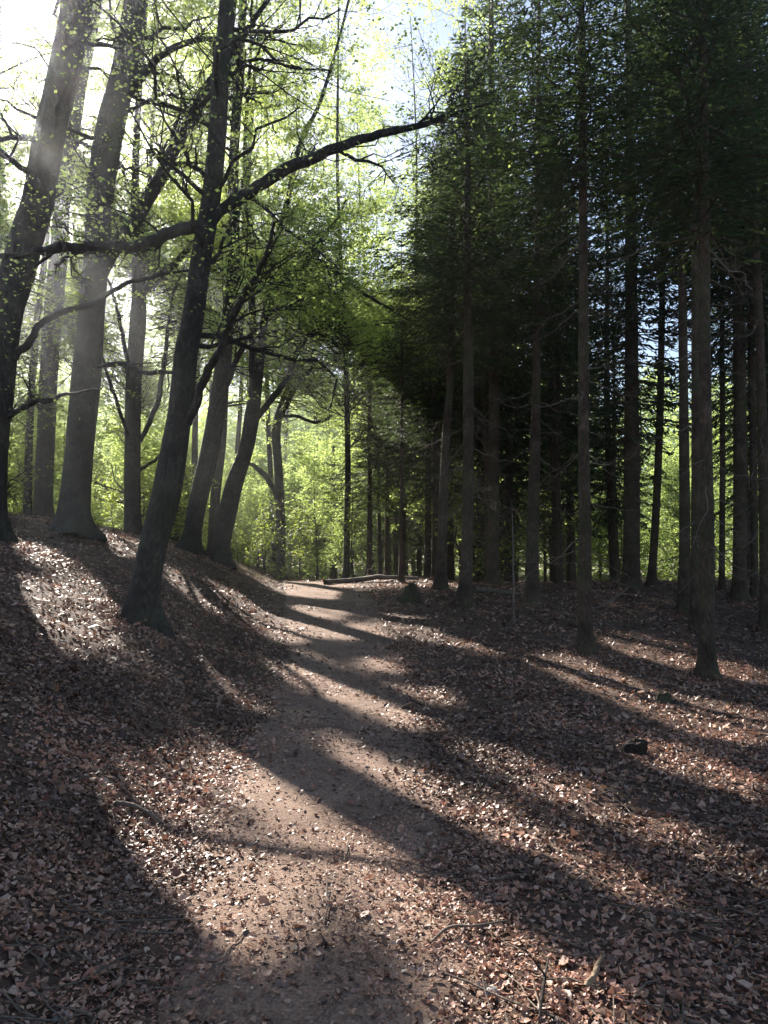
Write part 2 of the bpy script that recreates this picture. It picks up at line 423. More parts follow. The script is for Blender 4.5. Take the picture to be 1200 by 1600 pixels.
TONES = np.array([(.20, .105, .062), (.30, .18, .115), (.42, .29, .20), (.14, .075, .05), (.09, .055, .04), (.34, .22, .17), (.24, .12, .08), (.50, .38, .28)])
def tones(n):
    c = TONES[rng.choice(len(TONES), n, p=[.2, .18, .12, .16, .12, .1, .08, .04])]
    return c*np.array([1.14, 1.06, 1.08])*np.exp(rng.normal(-.05, .33, (n, 1)))
def ground_normal(x, y):
    e = .04; z = ground(x, y)
    nx = -(ground(x+e, y)-z)/e; ny = -(ground(x, y+e)-z)/e
    return z, unit(np.stack([nx, ny, np.ones_like(nx)], 1))
def litter_leaves(g, x, y, size, big, lift=0):
    n = len(x); z, nr = ground_normal(x, y); z = z+lift
    az = rng.uniform(0, 2*math.pi, n)
    tilt = rng.normal(0, .36, (n, 3)); up = unit(nr+tilt*np.array([1, 1, .2]))
    d = np.stack([np.cos(az), np.sin(az), 0*az], 1); d = unit(d-up*(d*up).sum(1, keepdims=True)); sd = np.cross(up, d)
    L = (size*np.exp(rng.normal(0, .32, n)))[:, None]; W = L*rng.uniform(.2, .36, n)[:, None]
    C = np.stack([x, y, z+rng.uniform(.003, .022, n)], 1)
    curl = rng.normal(.03, .3, n)[:, None]*L; fold = rng.uniform(-.1, .6, n)[:, None]*W
    col = np.minimum(tones(n)*np.exp(1.1*vnoise(x*.9+17, y*.9)+.9*vnoise(x*3.1, y*3.1+31))[:, None], 9)
    col = col*np.minimum(1, .5/col.max(1))[:, None]

    if big:
        st = [(-.5, 0), (-.18, .85), (.15, 1.0), (.5, 0)]
        V = [C-d*L*.5+up*curl]
        for s, w in st[1:3]:
            m = C+d*L*s+up*(curl*(2*abs(s))**2)
            V += [m-sd*W*w+up*fold*w, m, m+sd*W*w+up*fold*w]
        V.append(C+d*L*.5+up*curl)
        V = np.stack(V, 1); b = np.arange(n)[:, None]*8
        tr = [(0, 2, 1), (0, 3, 2), (4, 5, 7), (5, 6, 7)]; qu = [(1, 2, 5, 4), (2, 3, 6, 5)]
        c = np.repeat(col, 8, 0); base = V.reshape(-1, 3)
        g.add(base, np.concatenate([b+np.array([t]) for t in tr]), col=c)
        off = g.n-len(base)
        g.f.append(np.concatenate([b+np.array([q]) for q in qu])+off); g.m.append(0); g.v.append(np.zeros((0, 3), np.float32)); g.c.append(np.zeros((0, 3), np.float32))
    else:
        V = np.stack([C-d*L*.5, C-sd*W+up*(fold+.2*curl), C+d*L*.5+up*curl, C+sd*W+up*fold], 1); b = np.arange(n)[:, None]*4
        g.add(V.reshape(-1, 3), np.concatenate([b+np.array([[0, 2, 1]]), b+np.array([[0, 3, 2]])]), col=np.repeat(col, 4, 0))

def scatter(y0, y1, per_m2, xmax=None, keep=None):
    w0 = .56*y1+2.0; area = (y1-y0)*2*w0; n = int(area*per_m2)
    y = rng.uniform(y0, y1, n); x = rng.uniform(-w0, w0, n)
    m = np.abs(x) < .56*y+1.9+.5*rng.random(n)**2
    x = x[m]; y = y[m]
    return x, y
def path_depth(x, y):      # > 0 inside the trodden path
    w = .25*vnoise(x*2, y*1.5+30)
    return np.minimum(x-path_l(y), path_r(y)-x)+w
def build_litter():
    g = Geo()
    for (a, b, den, size, big) in [(1.1, 4.5, 2900, .032, True), (4.5, 8, 1600, .039, True), (8, 14, 620, .052, False), (14, 26, 150, .075, False), (26, 45, 20, .12, False)]:
        x, y = scatter(a, b, den)
        pd = path_depth(x, y)
        p = np.where(pd > 0, np.exp(-pd/.22)*.7+.045, .6+.4*np.clip(-pd/.4, 0, 1))
        clump = .75+.9*vnoise(x*1.1, y*1.1+60)
        m = rng.random(len(x)) < p*np.clip(clump, .3, 1)
        litter_leaves(g, x[m], y[m], size, big)
    # crumbs and small leaf scraps trodden into the path
    for (a, b, den, size) in [(1.1, 5, 3800, .017), (5, 10, 1100, .026), (10, 18, 220, .04)]:
        x, y = scatter(a, b, den)
        pd = path_depth(x, y); cl = .55+1.6*vnoise(x*1.4+9, y*1.4)
        m = (pd > -.3) & (rng.random(len(x)) < np.clip(cl+.25, .15, 1)*np.clip(1.25-pd*.8, .4, 1))
        litter_leaves(g, x[m], y[m], size, False)
    for (bx, by, br) in BASES:
        n = int(900*min(1, 8/by)+200); a = rng.uniform(0, 6.283, n); d = br*.9+np.abs(rng.normal(0, .22, n))
        x = bx+np.cos(a)*d; y = by+np.sin(a)*d
        litter_leaves(g, x, y, .036 if by < 14 else .05, by < 14, .09*np.exp(-(d-br*.9)/.12)*rng.random(n)*(1+.6*np.cos(a*3+bx)))
    o = g.build('leaf_litter', M_LITTER, smooth=False, use_col=True); tag(o, 'dry copper and tan beech leaves covering the forest floor', 'leaf litter', kind='stuff')
    # fine twigs lying about
    n = 1500; y = 2+22*rng.random(n)**1.7; x = rng.uniform(-1, 1, n)*(.56*y+.4)
    keep = (path_depth(x, y) < .1) | (rng.random(n) < .2); x = x[keep]; y = y[keep]; n = len(x)
    az = rng.uniform(0, math.pi, n); L = rng.uniform(.1, .45, n)
    P = []
    for s in np.linspace(-.5, .5, 5):
        X = x+np.cos(az)*L*s+rng.normal(0, .01, n); Y = y+np.sin(az)*L*s+rng.normal(0, .01, n)
        P.append(np.stack([X, Y, ground(X, Y)+.014+rng.uniform(0, .02, n)], 1))
    P = np.stack(P, 1); rad = np.repeat(rng.uniform(.0015, .0045, n)[:, None], 5, 1)
    g = Geo(); tubes(g, P, rad, 4); o = g.build('twig_litter', M_DEAD); tag(o, 'thin fallen twigs strewn over the dead leaves', 'twig litter', kind='stuff')
# (the litter itself is laid once the trunks stand)

# ------------------------------------------------------------------ broadleaved trees
HOSTS = []                 # (x, y, crown Geo) of trees whose crowns carry the high shade
def px_line(pts, y0, depth=0.0):
    """surveyed centre line [(px, py, width)] at distance y0 -> 3-D points and radii"""
    P = []; r = []
    n = len(pts)
    for k, (a, b, w) in enumerate(pts):
        p, t = at_y(a, b, y0+depth*k/max(n-1, 1)); P.append(p); r.append(w*.5*t/F)
    return np.array(P), np.array(r)

def grow(geo, leafgeo_mat, P1, r1, k1=5, k2=6, k3=4, L2=1.6, L3=.7, leaves=5, size=.075, tl=.7, cull=True, flat=.45, leafden=1.0, sides=5, bare=False, up=.05):
    """twigs and leaves on first-order branches P1 (B,N,3)"""
    st, d, rr, rem, par = children(P1, r1, k2, .15, 1, (35, 70), flat, up)
    B = len(st); L = L2*rng.uniform(.5, 1.2, B)*(.45+.75*rem)
    r0 = np.clip(rr*.5, .004, .03)
    P2, q2 = branch_level(st, d, L, r0, 6, .3, .02)
    if cull: k = clear_of_sun(P2); P2 = P2[k]; q2 = q2[k]
    if len(P2) == 0: return
    tubes(geo, P2, q2, 4, mat=0)
    st, d, rr, rem, par = children(P2, q2, k3, .15, 1, (30, 65), flat*.8, 0)
    B = len(st); L = L3*rng.uniform(.5, 1.25, B)
    P3, q3 = branch_level(st, d, L, np.clip(rr*.6, .0025, .009), 5, .3, -.03)
    if cull: k = clear_of_sun(P3); P3 = P3[k]; q3 = q3[k]
    if len(P3) == 0: return
    tubes(geo, P3, q3, 3, mat=0)
    if bare: return
    n = int(len(P3)*leaves*leafden)
    par = rng.integers(0, len(P3), n); s = rng.uniform(.15, 1, n)*4; i = np.minimum(s.astype(int), 3); f = (s-i)[:, None]
    C = P3[par, i]*(1-f)+P3[par, i+1]*f+rng.normal(0, .06, (n, 3))*np.array([1, 1, .5])
    if cull: C = C[~shades_lit(C)]
    leaf_quads(geo, C, np.full(len(C), size), tl, 1)

def spray(geo, C, trunkxy, n, size, spread=.75):
    """leafy sprays centred on C, each on a branch coming from its trunk"""
    m = len(C)
    if m == 0: return
    root = np.stack([np.full(m, trunkxy[0]), np.full(m, trunkxy[1]), C[:, 2]], 1)
    v = C-root; dist = np.linalg.norm(v[:, :2], axis=1)
    root = root+v*np.clip(1-1.6/np.maximum(dist, .1), 0, .8)[:, None]*rng.uniform(.6, 1, (m, 1)); root[:, 2] -= rng.uniform(.3, .9, m)
    s = np.linspace(0, 1, 5)
    P = root[:, None, :]+(C-root)[:, None, :]*s[None, :, None]; P[:, 1:, :] += rng.normal(0, .1, (m, 4, 3))
    k = clear_of_sun(P); P = P[k]; C = C[k]; m = len(C)
    if m == 0: return
    tubes(geo, P, np.linspace(.018, .005, 5)[None, :]*np.ones((m, 1)), 3, mat=0)
    L = np.repeat(C, n, 0)+rng.normal(0, 1, (m*n, 3))*np.array([spread, spread, spread*.28])
    L = L[~shades_lit(L)]
    leaf_quads(geo, L, np.full(len(L), size), .9, 1)

def beech(label, trunk_px, base, name='beech_tree', limbs=(), high=22.0, n_branch=26, lo=.35, cull=True, flare=.5, leafden=1.0, ldm=2.4,
          size=.075, L1=3.0, seed=1, group=None, host=False, k2=6, k3=4, extra_y=None, top_lean=(0, 0), bias=None, sides=22):
    B0 = hit(*base)
    y0 = B0[1]
    best = None
    for dp in np.linspace(-1, 1, 17)*.075*y0:      # a survey from one spot leaves the lean in depth open: take the one the shadows on the ground fit
        Q, _ = px_line(trunk_px, y0, dp); Q, _ = resample(Q, _, 120)
        c = shades_lit(Q[6:]).sum()-.8*sum(dark_hits(Q[6:]))+abs(dp)*1.5
        if best is None or c < best[0]: best = (c, dp)
    P, r = px_line(trunk_px, y0, best[1])
    # carry the stem on above the picture
    d = unit(P[-1]-P[-3]); d = unit(d*np.array([.6, .6, 1])+np.array([0, 0, .3]))
    zt = P[-1][2]
    while zt < high-1:
        zt += 2.5
        P = np.vstack([P, P[-1]+d*2.5]); r = np.append(r, max(r[-1]*.82, .03))
    P[:, 1] += y0-P[0][1]; P[0] = [P[0][0], y0, gz(P[0][0], y0)-.18]
    e = empty(name, (P[0][0], y0, P[0][2]+.18), label, 'tree', group)
    org = np.array(e.location)
    g = Geo(); PT, rT = trunk_mesh(g, P-org, r, sides=sides, n=90, flare=flare, seed=seed, rough=.045)
    g.build('trunk', M_BEECH, e)
    fine = Geo()
    firstP = []; firstR = []
    for lm in limbs:
        y1 = np.interp(lm['px'][0][1], [p_[1] for p_ in trunk_px][::-1], np.linspace(y0, y0+best[1], len(trunk_px))[::-1])
        bl = None
        for dp in np.linspace(-1, 1, 21)*.22*y0:
            Q, q_ = px_line(lm['px'], y1, dp); Q, q_ = resample(Q, q_, 60); c = shades_lit(Q).sum()+abs(dp-lm.get('depth', 0))*1.2
            if bl is None or c < bl[0]: bl = (c, dp)
        LP, lr = px_line(lm['px'], y1, bl[1])
        # start inside the trunk
        g = Geo(); LPr, lrr = resample(LP-org, lr, 34)
        LPr[2:] += np.cumsum(rng.normal(0, .018, (32, 3)), 0)*.8
        tubes(g, LPr[None], lrr[None]*(1+.10*vnoise(np.arange(34)*.7+seed, np.arange(34)*0.+seed))[None], 12)
        g.build('limb', M_BEECH, e)
        nb = lm.get('n', 10)
        if nb:
            st, dd, rr, rem, par = children(LPr[None], lrr[None], nb, lm.get('lo', .3), 1, (30, 65), .6, .12)
            Lb = lm.get('L', 1.8)*rng.uniform(.5, 1.2, nb)*(.5+.6*rem)
            firstP.append(branch_level(st, dd, Lb, np.clip(rr*.45, .008, .05), 7, .25, .05))
    # branches off the stem
    nb = n_branch
    s = rng.uniform(lo, .98, nb); ii = (s*(len(PT)-1)).astype(int)
    az = rng.uniform(0, 2*math.pi, nb)
    if bias is not None: az = np.where(rng.random(nb) < .55, bias+rng.normal(0, .7, nb), az)
    el = np.radians(rng.uniform(0, 45, nb))
    dd = np.stack([np.cos(az)*np.cos(el), np.sin(az)*np.cos(el), np.sin(el)], 1)
    Lb = L1*rng.uniform(.55, 1.25, nb)*(1.15-.55*s)
    fp = branch_level(PT[ii], dd, Lb, np.clip(rT[ii]*.28, .012, .06), 7, .3, -.04)
    firstP.append(fp)
    P1 = np.concatenate([a for a, b in firstP]); R1 = np.concatenate([b for a, b in firstP])
    if cull: k = clear_of_sun(P1+org); P1 = P1[k]; R1 = R1[k]
    tubes(fine, P1, R1, 6, mat=0)
    # work in world space while testing shade
    fineW = Geo(); 
    grow(fineW, None, P1+org, R1, k2=k2, k3=k3, size=size*1.1, cull=cull, leafden=leafden*ldm)
    for v, f, m, c in zip(fineW.v, fineW.f, fineW.m, fineW.c):
        pass
    rec = dict(e=e, org=org, fine=fine, fw=fineW, xy=(PT[-1]+org)[:2], size=size)
    HOSTS.append((rec, host))
    return rec
def finish_crown(rec):
    g = Geo()
    for src, off in ((rec['fine'], 0), (rec['fw'], 1)):
        base = g.n; 
        for v, f, m, c in zip(src.v, src.f, src.m, src.c):
            g.v.append(v-(rec['org'].astype(np.float32) if off else 0)); g.f.append(f+base); g.m.append(m); g.c.append(c)
        g.n = base+src.n
    g.build('crown', [M_BEECH, M_LEAF], rec['e'], smooth=False)

BEECHGRP = 'beeches along the bank left of the path'
# A: leaning stem nearest the path
beech('dark leaning beech nearest the path on the left bank, long limbs spreading from its middle',
      [(222,990,58),(223,965,48),(226,930,44),(231,900,42),(240,850,42),(253,800,43),(264,750,43),(281,650,38),(292,550,36),(302,500,34),(315,400,31),(331,300,29),(340,200,29),(346,100,27),(356,0,27)],
      (222,975), limbs=[
        dict(px=[(322,352,16),(300,352,20),(270,360,19),(235,372,18),(190,376,18),(140,376,17),(90,374,15),(40,382,10),(-30,380,6)], depth=-.6, n=7, lo=.2, L=1.0),
        dict(px=[(332,345,17),(350,325,18),(380,305,18),(420,282,18),(465,258,18),(520,236,16),(560,222,14),(600,212,12),(650,200,9),(700,185,6),(760,166,3)], depth=.8, n=8, lo=.3, L=1.1),
        dict(px=[(290,668,12),(305,640,14),(328,592,13),(348,545,12),(378,484,11),(403,444,9),(425,400,7),(440,350,4)], depth=1.0, n=9, lo=.3, L=1.3),
      ], n_branch=24, lo=.42, leafden=.35, size=.05, seed=1, flare=.85, L1=2.4)
# C: left edge
beech('thick sunward beech cut by the left edge, standing highest on the bank',
      [(-18,855,62),(-17,825,58),(-18,800,54),(-13,700,48),(-4,600,50),(2,540,50),(11,483,50),(27,427,50),(42,370,48),(60,313,46),(80,200,46),(102,100,45),(121,0,45)],
      (-15,842), limbs=[dict(px=[(20,560,12),(45,540,12),(70,515,10),(110,495,9),(150,480,8),(200,455,7),(260,440,5),(330,430,3)], depth=.4, n=6, L=1.0),
                        dict(px=[(15,650,9),(35,638,9),(70,632,8),(110,620,5),(150,615,3)], depth=.3, n=4, L=.8)],
      n_branch=16, lo=.55, leafden=.3, size=.055, seed=2, flare=.6, host=True)
# B: flared base
beech('stout beech with widely flared foot, tallest stem left of the dark leaning one',
      [(116,850,62),(116,830,54),(116,808,48),(117,780,46),(124,700,43),(134,600,46),(142,500,40),(148,427,38),(153,370,39),(159,285,42),(172,200,44),(196,100,38),(212,0,33)],
      (116,838), limbs=[dict(px=[(150,450,16),(172,405,20),(215,342,21),(245,280,20),(285,200,18),(322,140,15),(350,95,12),(390,40,8),(420,0,5)], depth=1.5, n=10, L=2.0),
                        dict(px=[(190,165,12),(215,130,13),(250,95,11),(300,72,9),(340,66,7),(400,75,5),(450,110,4),(520,120,2.5)], depth=-1.2, n=9, L=1.6),
                        dict(px=[(150,575,8),(185,578,8),(215,592,7),(250,590,6),(285,600,4)], depth=-.8, n=6, L=.9)],
      n_branch=22, lo=.5, leafden=.4, size=.06, seed=3, flare=1.0, host=True)
beech('slender straight beech standing close behind the left edge trunk',
      [(67,815,33),(67,790,28),(71,700,27),(75,600,27),(82,500,27),(92,400,27),(98,300,25),(112,200,24),(130,100,22),(150,0,20)], (67,803),
      n_branch=20, lo=.5, leafden=.8, seed=4, flare=.4, host=True)
beech('very thin beech stem left of the flared beech, seen against bright leaves',
      [(43,800,13),(45,700,12),(50,600,11),(58,500,10),(70,400,9),(78,300,8),(90,200,7),(100,100,6),(110,0,5)], (43,795),
      n_branch=16, lo=.35, leafden=.8, seed=14, flare=.3, high=17, sides=12)
beech('upright beech with many rising side branches between flared and leaning trunks',
      [(206,845,30),(207,820,25),(207,700,24),(209,600,24),(215,510,25),(217,450,21),(213,380,15),(211,300,12),(214,200,10),(222,80,8),(228,0,7)], (206,835),
      limbs=[dict(px=[(219,690,7),(232,662,8),(246,628,8),(258,570,7),(265,520,6),(272,470,5),(290,420,3)], depth=.6, n=7, L=1.2),
             dict(px=[(219,460,12),(240,435,13),(262,410,11),(290,385,9),(310,350,7),(325,300,5)], depth=.5, n=8, L=1.6),
             dict(px=[(203,690,6),(190,655,6),(178,620,5),(168,580,5),(160,540,4),(162,500,3)], depth=.6, n=7, L=1.2),
             dict(px=[(208,600,6),(196,555,7),(188,510,6),(182,470,5),(170,440,4)], depth=-.6, n=7, L=1.3),
             dict(px=[(218,735,5),(238,720,5),(255,700,4),(275,690,3)], depth=-.3, n=5, L=.9)],
      n_branch=36, lo=.35, leafden=1.4, seed=5, flare=.4, host=True)
beech('grey beech leaning right just behind the dark leaning one, bushy moss at its foot',
      [(294,872,38),(297,855,30),(301,830,27),(306,800,27),(317,750,29),(328,700,29),(345,600,26),(356,500,20),(365,400,18),(364,287,16),(368,200,15),(374,100,14),(380,0,12)], (296,862),
      limbs=[dict(px=[(338,640,10),(352,600,10),(372,555,9),(395,520,7),(430,490,5),(470,470,3)], depth=-.8, n=8, L=1.3),
             dict(px=[(364,330,8),(385,312,7),(410,330,6),(445,365,6),(480,395,4),(520,430,3)], depth=-1, n=8, L=1.4)],
      n_branch=34, lo=.4, leafden=1.4, seed=6, flare=.6, host=True)
beech('thin beech stem squeezed between the grey leaning beech and the forked one',
      [(331,870,20),(332,850,16),(336,780,16),(346,690,15),(352,600,12),(360,520,10),(372,430,9),(384,330,8),(392,200,7),(400,100,6),(410,0,5)], (331,866),
      n_branch=30, lo=.35, leafden=1.4, seed=7, flare=.3, sides=14, high=18)
G = beech('forked beech splitting into two slim stems, leaning right beside the path crest',
      [(341,888,36),(343,872,31),(346,850,27),(356,800,28),(368,750,26),(385,700,22),(394,650,24),(401,600,18),(413,500,13),(424,430,11),(430,381,10),(450,312,9),(462,250,8),(475,209,8),(500,160,6),(530,60,4),(545,0,4)], (341,880),
      limbs=[dict(px=[(396,640,12),(394,600,14),(391,500,12),(386,400,10),(378,300,8),(377,200,7),(385,50,5),(388,-60,4)], depth=.5, n=14, lo=.2, L=1.9),
             dict(px=[(398,662,9),(408,648,10),(430,618,10),(452,588,9),(470,545,8),(500,520,6),(550,512,5),(600,507,3),(650,500,2)], depth=-1.2, n=12, lo=.3, L=1.2),
             dict(px=[(424,430,7),(460,425,7),(495,405,8),(520,422,7),(545,440,6),(590,470,5),(640,500,3)], depth=-1.5, n=14, lo=.2, L=1.3),
             dict(px=[(418,470,6),(445,455,6),(470,420,6),(490,385,5),(520,350,4),(540,310,3)], depth=-.8, n=10, lo=.2, L=1.2)],
      n_branch=32, lo=.45, leafden=1.4, seed=8, flare=.7, high=17, L1=2.0, host=True)
beech('crooked small beech at the path crest, its top arching over toward the dark spruces',
      [(440,915,24),(439,903,18),(438,880,15),(439,830,15),(437,780,15),(434,720,14),(431,680,15),(435,650,14),(444,620,9),(455,590,8),(469,522,8),(481,475,7),(487,412,5),(492,350,3)], (439,906),
      limbs=[dict(px=[(436,655,9),(452,625,9),(470,592,8),(495,575,7),(530,566,6),(560,570,4),(600,560,3)], depth=-1.5, n=14, lo=.2, L=1.3),
             dict(px=[(436,790,7),(428,765,8),(412,740,9),(396,728,7),(380,722,4)], depth=.4, n=5, lo=.4, L=.9),
             dict(px=[(440,650,6),(470,650,5),(497,660,5),(520,648,3)], depth=-.5, n=6, lo=.3, L=.8),
             dict(px=[(466,535,7),(500,512,6),(540,500,5),(600,490,3)], depth=-1.0, n=12, lo=.2, L=1.1)],
      n_branch=14, lo=.55, leafden=1.0, seed=9, flare=.5, high=12, L1=1.4, sides=14)
# stems farther back in the light wood; their high crowns throw most of the shade on the path
BACK = [(-12.2,26.5,.19,'nearer beech just outside the left edge, shading the lower bank'),
        (-10.2,31,.17,'far beech stem behind the upright branching beech'),
        (-6.4,36,.15,'far beech stem showing right of the dark leaning trunk'),
        (-8.6,45,.16,'distant beech stem seen through the forked beech'),
        (-14.5,41,.17,'distant beech stem glimpsed beside the flared beech'),
        (-17,31,.18,'tall beech standing outside the left edge toward the sun'),
        (-21,38,.18,'second tall beech out of sight toward the sun, farther uphill'),
        (-19,51,.18,'distant beech stem far back toward the sun'),
        (-25,46,.18,'farthest tall beech out of sight toward the sun'),
        (-2.6,41,.14,'slim far beech among the low spruces right of the path end'),
        (-10.5,55,.16,'remotest beech stem low behind the leaning stems'),
        (-3.6,31,.13,'slender far beech rising right of the hazy spruce stem'),
        (.2,37,.13,'slender far beech half hidden by the low spruce edge'),
        (-5.4,41.5,.15,'far beech behind the crooked small beech, tall leafy crown'),
        (-10,37.5,.15,'far beech with leafy crown behind the grey leaning beech'),
        (1.6,46,.15,'far beech crown showing pale green above the spruce edge'),
        (-1.6,50,.15,'far beech behind the thin dark spruce pole, pale crown above it'),
        (-7.5,52,.15,'pale leafy beech deep in the wood behind the forked beech'),
        (2.3,31,.12,'far beech whose pale crown tops the edge of the spruces')]
def back_beech(x, y, r, label, k):
    best = None
    for dx in np.arange(-2.1, 2.2, .15):            # set the stem where its shadow misses the flecks
        for dy in (-1.5, 0, 1.5):
            zz = np.linspace(0, 24, 120); PP = np.stack([0*zz+x+dx, 0*zz+y+dy, zz+gz(x+dx, y+dy)], 1); dh = dark_hits(PP)
            c = shades_lit(PP).sum()+.3*abs(dx)-sum(h_/(1+DARKN[q_]*.25) for q_, h_ in enumerate(dh))*(0 if k == 20 else 1.2)
            if best is None or c < best[0]: best = (c, x+dx, y+dy, dh)
    x, y = best[1:3]
    for q_ in range(3): DARKN[q_] += best[3][q_]
    print('back', k, round(x, 1), round(y, 1), best[0], best[3])
    z = gz(x, y); org = np.array([x, y, z])
    e = empty('beech_tree', org, label, 'tree')
    zz = np.array([-.2, .3, 2, 5, 9, 13, 17, 22, 28]); lean = rng.normal(0, .02, 2)
    P = np.stack([zz*lean[0]+.12*np.sin(zz*.3+k), zz*lean[1]+.1*np.cos(zz*.27+k), zz], 1); P[0, :2] = P[1, :2]
    rad = r*np.array([1.25, 1.1, 1, .92, .8, .65, .5, .32, .12])
    g = Geo(); PT, rT = trunk_mesh(g, P, rad, sides=14, n=50, flare=.3, seed=k); g.build('trunk', M_BEECH, e)
    nb = 54; s = rng.uniform(.10, .98, nb); ii = (s*(len(PT)-1)).astype(int); az = rng.uniform(0, 2*math.pi, nb); el = np.radians(rng.uniform(5, 45, nb))
    dd = np.stack([np.cos(az)*np.cos(el), np.sin(az)*np.cos(el), np.sin(el)], 1); Lb = rng.uniform(2., 4.5, nb)*(1.15-.5*s)
    P1, R1 = branch_level(PT[ii], dd, Lb, np.clip(rT[ii]*.3, .015, .05), 7, .3, -.03)
    k_ = clear_of_sun(P1+org); P1 = P1[k_]; R1 = R1[k_]
    fine = Geo(); tubes(fine, P1, R1, 5)
    fw = Geo(); grow(fw, None, P1+org, R1, k2=8, k3=6, L2=2.0, L3=.9, size=.11, leaves=12, cull=True, tl=.9)
    rec = dict(e=e, org=org, fine=fine, fw=fw, xy=(x, y), size=.11); HOSTS.append((rec, True))
for k, (x, y, r, lab) in enumerate(BACK): back_beech(x, y, r, lab, k+20)

# high sprays that shade the ground between the sun flecks
def shade_sprays():
    hosts = [r for r, h_ in HOSTS if h_]
    XY = np.array([r['xy'] for r in hosts])
    for (n, leaves, spread, edge) in ((27000, 26, .6, False), (90000, 12, .2, True)):
        qy = 1.5+24*rng.random(n); qx = rng.uniform(-9, 14, n)
        Q = np.stack([qx, qy, ground(qx, qy, False)], 1)
        px, py = project(Q)
        keep = ~in_lit(px, py) & (px > -250+rng.normal(0, 80, n)) & (px < 1450+rng.normal(0, 60, n)) & (rng.random(n) < np.clip((25-qy)/9, .12, 1))
        if edge:                                   # small sprays that finish the outline of the gaps
            near = np.zeros(n, bool)
            for k in range(8):
                o = np.array([math.cos(k*.785), math.sin(k*.785), 0])*.5
                near |= in_lit(*project(Q+o))
            keep &= near
        Q = Q[keep]
        h = 8.5+16*rng.random(len(Q)); P = Q+S[None, :]*((h-Q[:, 2])/S[2])[:, None]
        D = np.linalg.norm(P[:, None, :2]-XY[None], axis=2); j = D.argmin(1); ok = D.min(1) < 8.5
        print('sprays', len(Q), ok.sum())
        for k, r in enumerate(hosts):
            spray(r['fw'], P[ok & (j == k)], r['xy'], leaves, .115, spread)
shade_sprays()
for r, h_ in HOSTS: finish_crown(r)

# shared stand-ins for the wood beyond: four crowns, copied onto individual trees
def far_beech_proto(k):
    e = bpy.data.objects.new('broadleaved_tree', None); COL.objects.link(e)
    H = [17, 20, 14, 22][k]
    zz = np.linspace(-.3, H, 9); P = np.stack([.25*np.sin(zz*.25+k), .25*np.cos(zz*.3+2*k), zz], 1)
    rad = .19*np.linspace(1.1, .12, 9)
    g = Geo(); PT, rT = trunk_mesh(g, P, rad, sides=12, n=40, flare=.3, seed=k+40); t = g.build('trunk', M_BEECH, e)
    nb = 60; s = rng.uniform(.06, .98, nb); ii = (s*(len(PT)-1)).astype(int); az = rng.uniform(0, 2*math.pi, nb); el = np.radians(rng.uniform(-5, 40, nb))
    dd = np.stack([np.cos(az)*np.cos(el), np.sin(az)*np.cos(el), np.sin(el)], 1); Lb = rng.uniform(2.2, 4.6, nb)*(1.2-.6*s)
    P1, R1 = branch_level(PT[ii], dd, Lb, np.clip(rT[ii]*.28, .012, .05), 6, .3, -.05)
    g = Geo(); tubes(g, P1, R1, 4); grow(g, None, P1, R1, k2=6, k3=5, L2=2.1, L3=1.0, size=.15, leaves=14, cull=False)
    c = g.build('crown', [M_BEECH, M_LEAFD], e, smooth=False)
    return e, [t, c]
protos = [far_beech_proto(k) for k in range(4)]
used = [False]*4
def place_copy(proto, k, x, y, rz, sc, label, cat, group, usedlist, z=None):
    e, ch = proto
    if not usedlist[k]:
        usedlist[k] = True; o = e
    else:
        o = e.copy(); COL.objects.link(o)
        for c in ch:
            d = c.copy(); COL.objects.link(d); d.parent = o
    o.location = (x, y, gz(x, y) if z is None else z); o.rotation_euler = (0, 0, rz); o.scale = (sc, sc, sc)
    tag(o, label, cat, group)
    return o
FAR_L = [(-33,76),(-25,82),(-18,86),(-10,80),(-4,78),(1,72),(-44,80),(-20,92),(-7,92),(-29,94),(3,84),(-40,90),(-1,98),(-16,100),(-52,92),(-12,108)]
for i, (x, y) in enumerate(FAR_L):
    place_copy(protos[i % 4], i % 4, x+rng.uniform(-1, 1), y+rng.uniform(-1, 1), rng.uniform(0, 6.28), rng.uniform(1.1, 1.5),
               'sunlit green broadleaved tree merging into the bright wood behind the bank', 'tree', 'bright broadleaved trees far behind the left bank', used)
FAR_R = [(22,66),(28,66),(36,64),(44,62),(20,74),(12,78),(42,72),(30,76),(50,66),(16,70),(36,78),(58,74)]
for i, (x, y) in enumerate(FAR_R):
    place_copy(protos[(i+1) % 4], (i+1) % 4, x+rng.uniform(-1, 1), y+rng.uniform(-1, 1), rng.uniform(0, 6.28), rng.uniform(.8, 1.1),
               'yellow green broadleaved tree glowing in the gap beyond the spruce trunks', 'tree', 'bright broadleaved trees beyond the spruces', used)

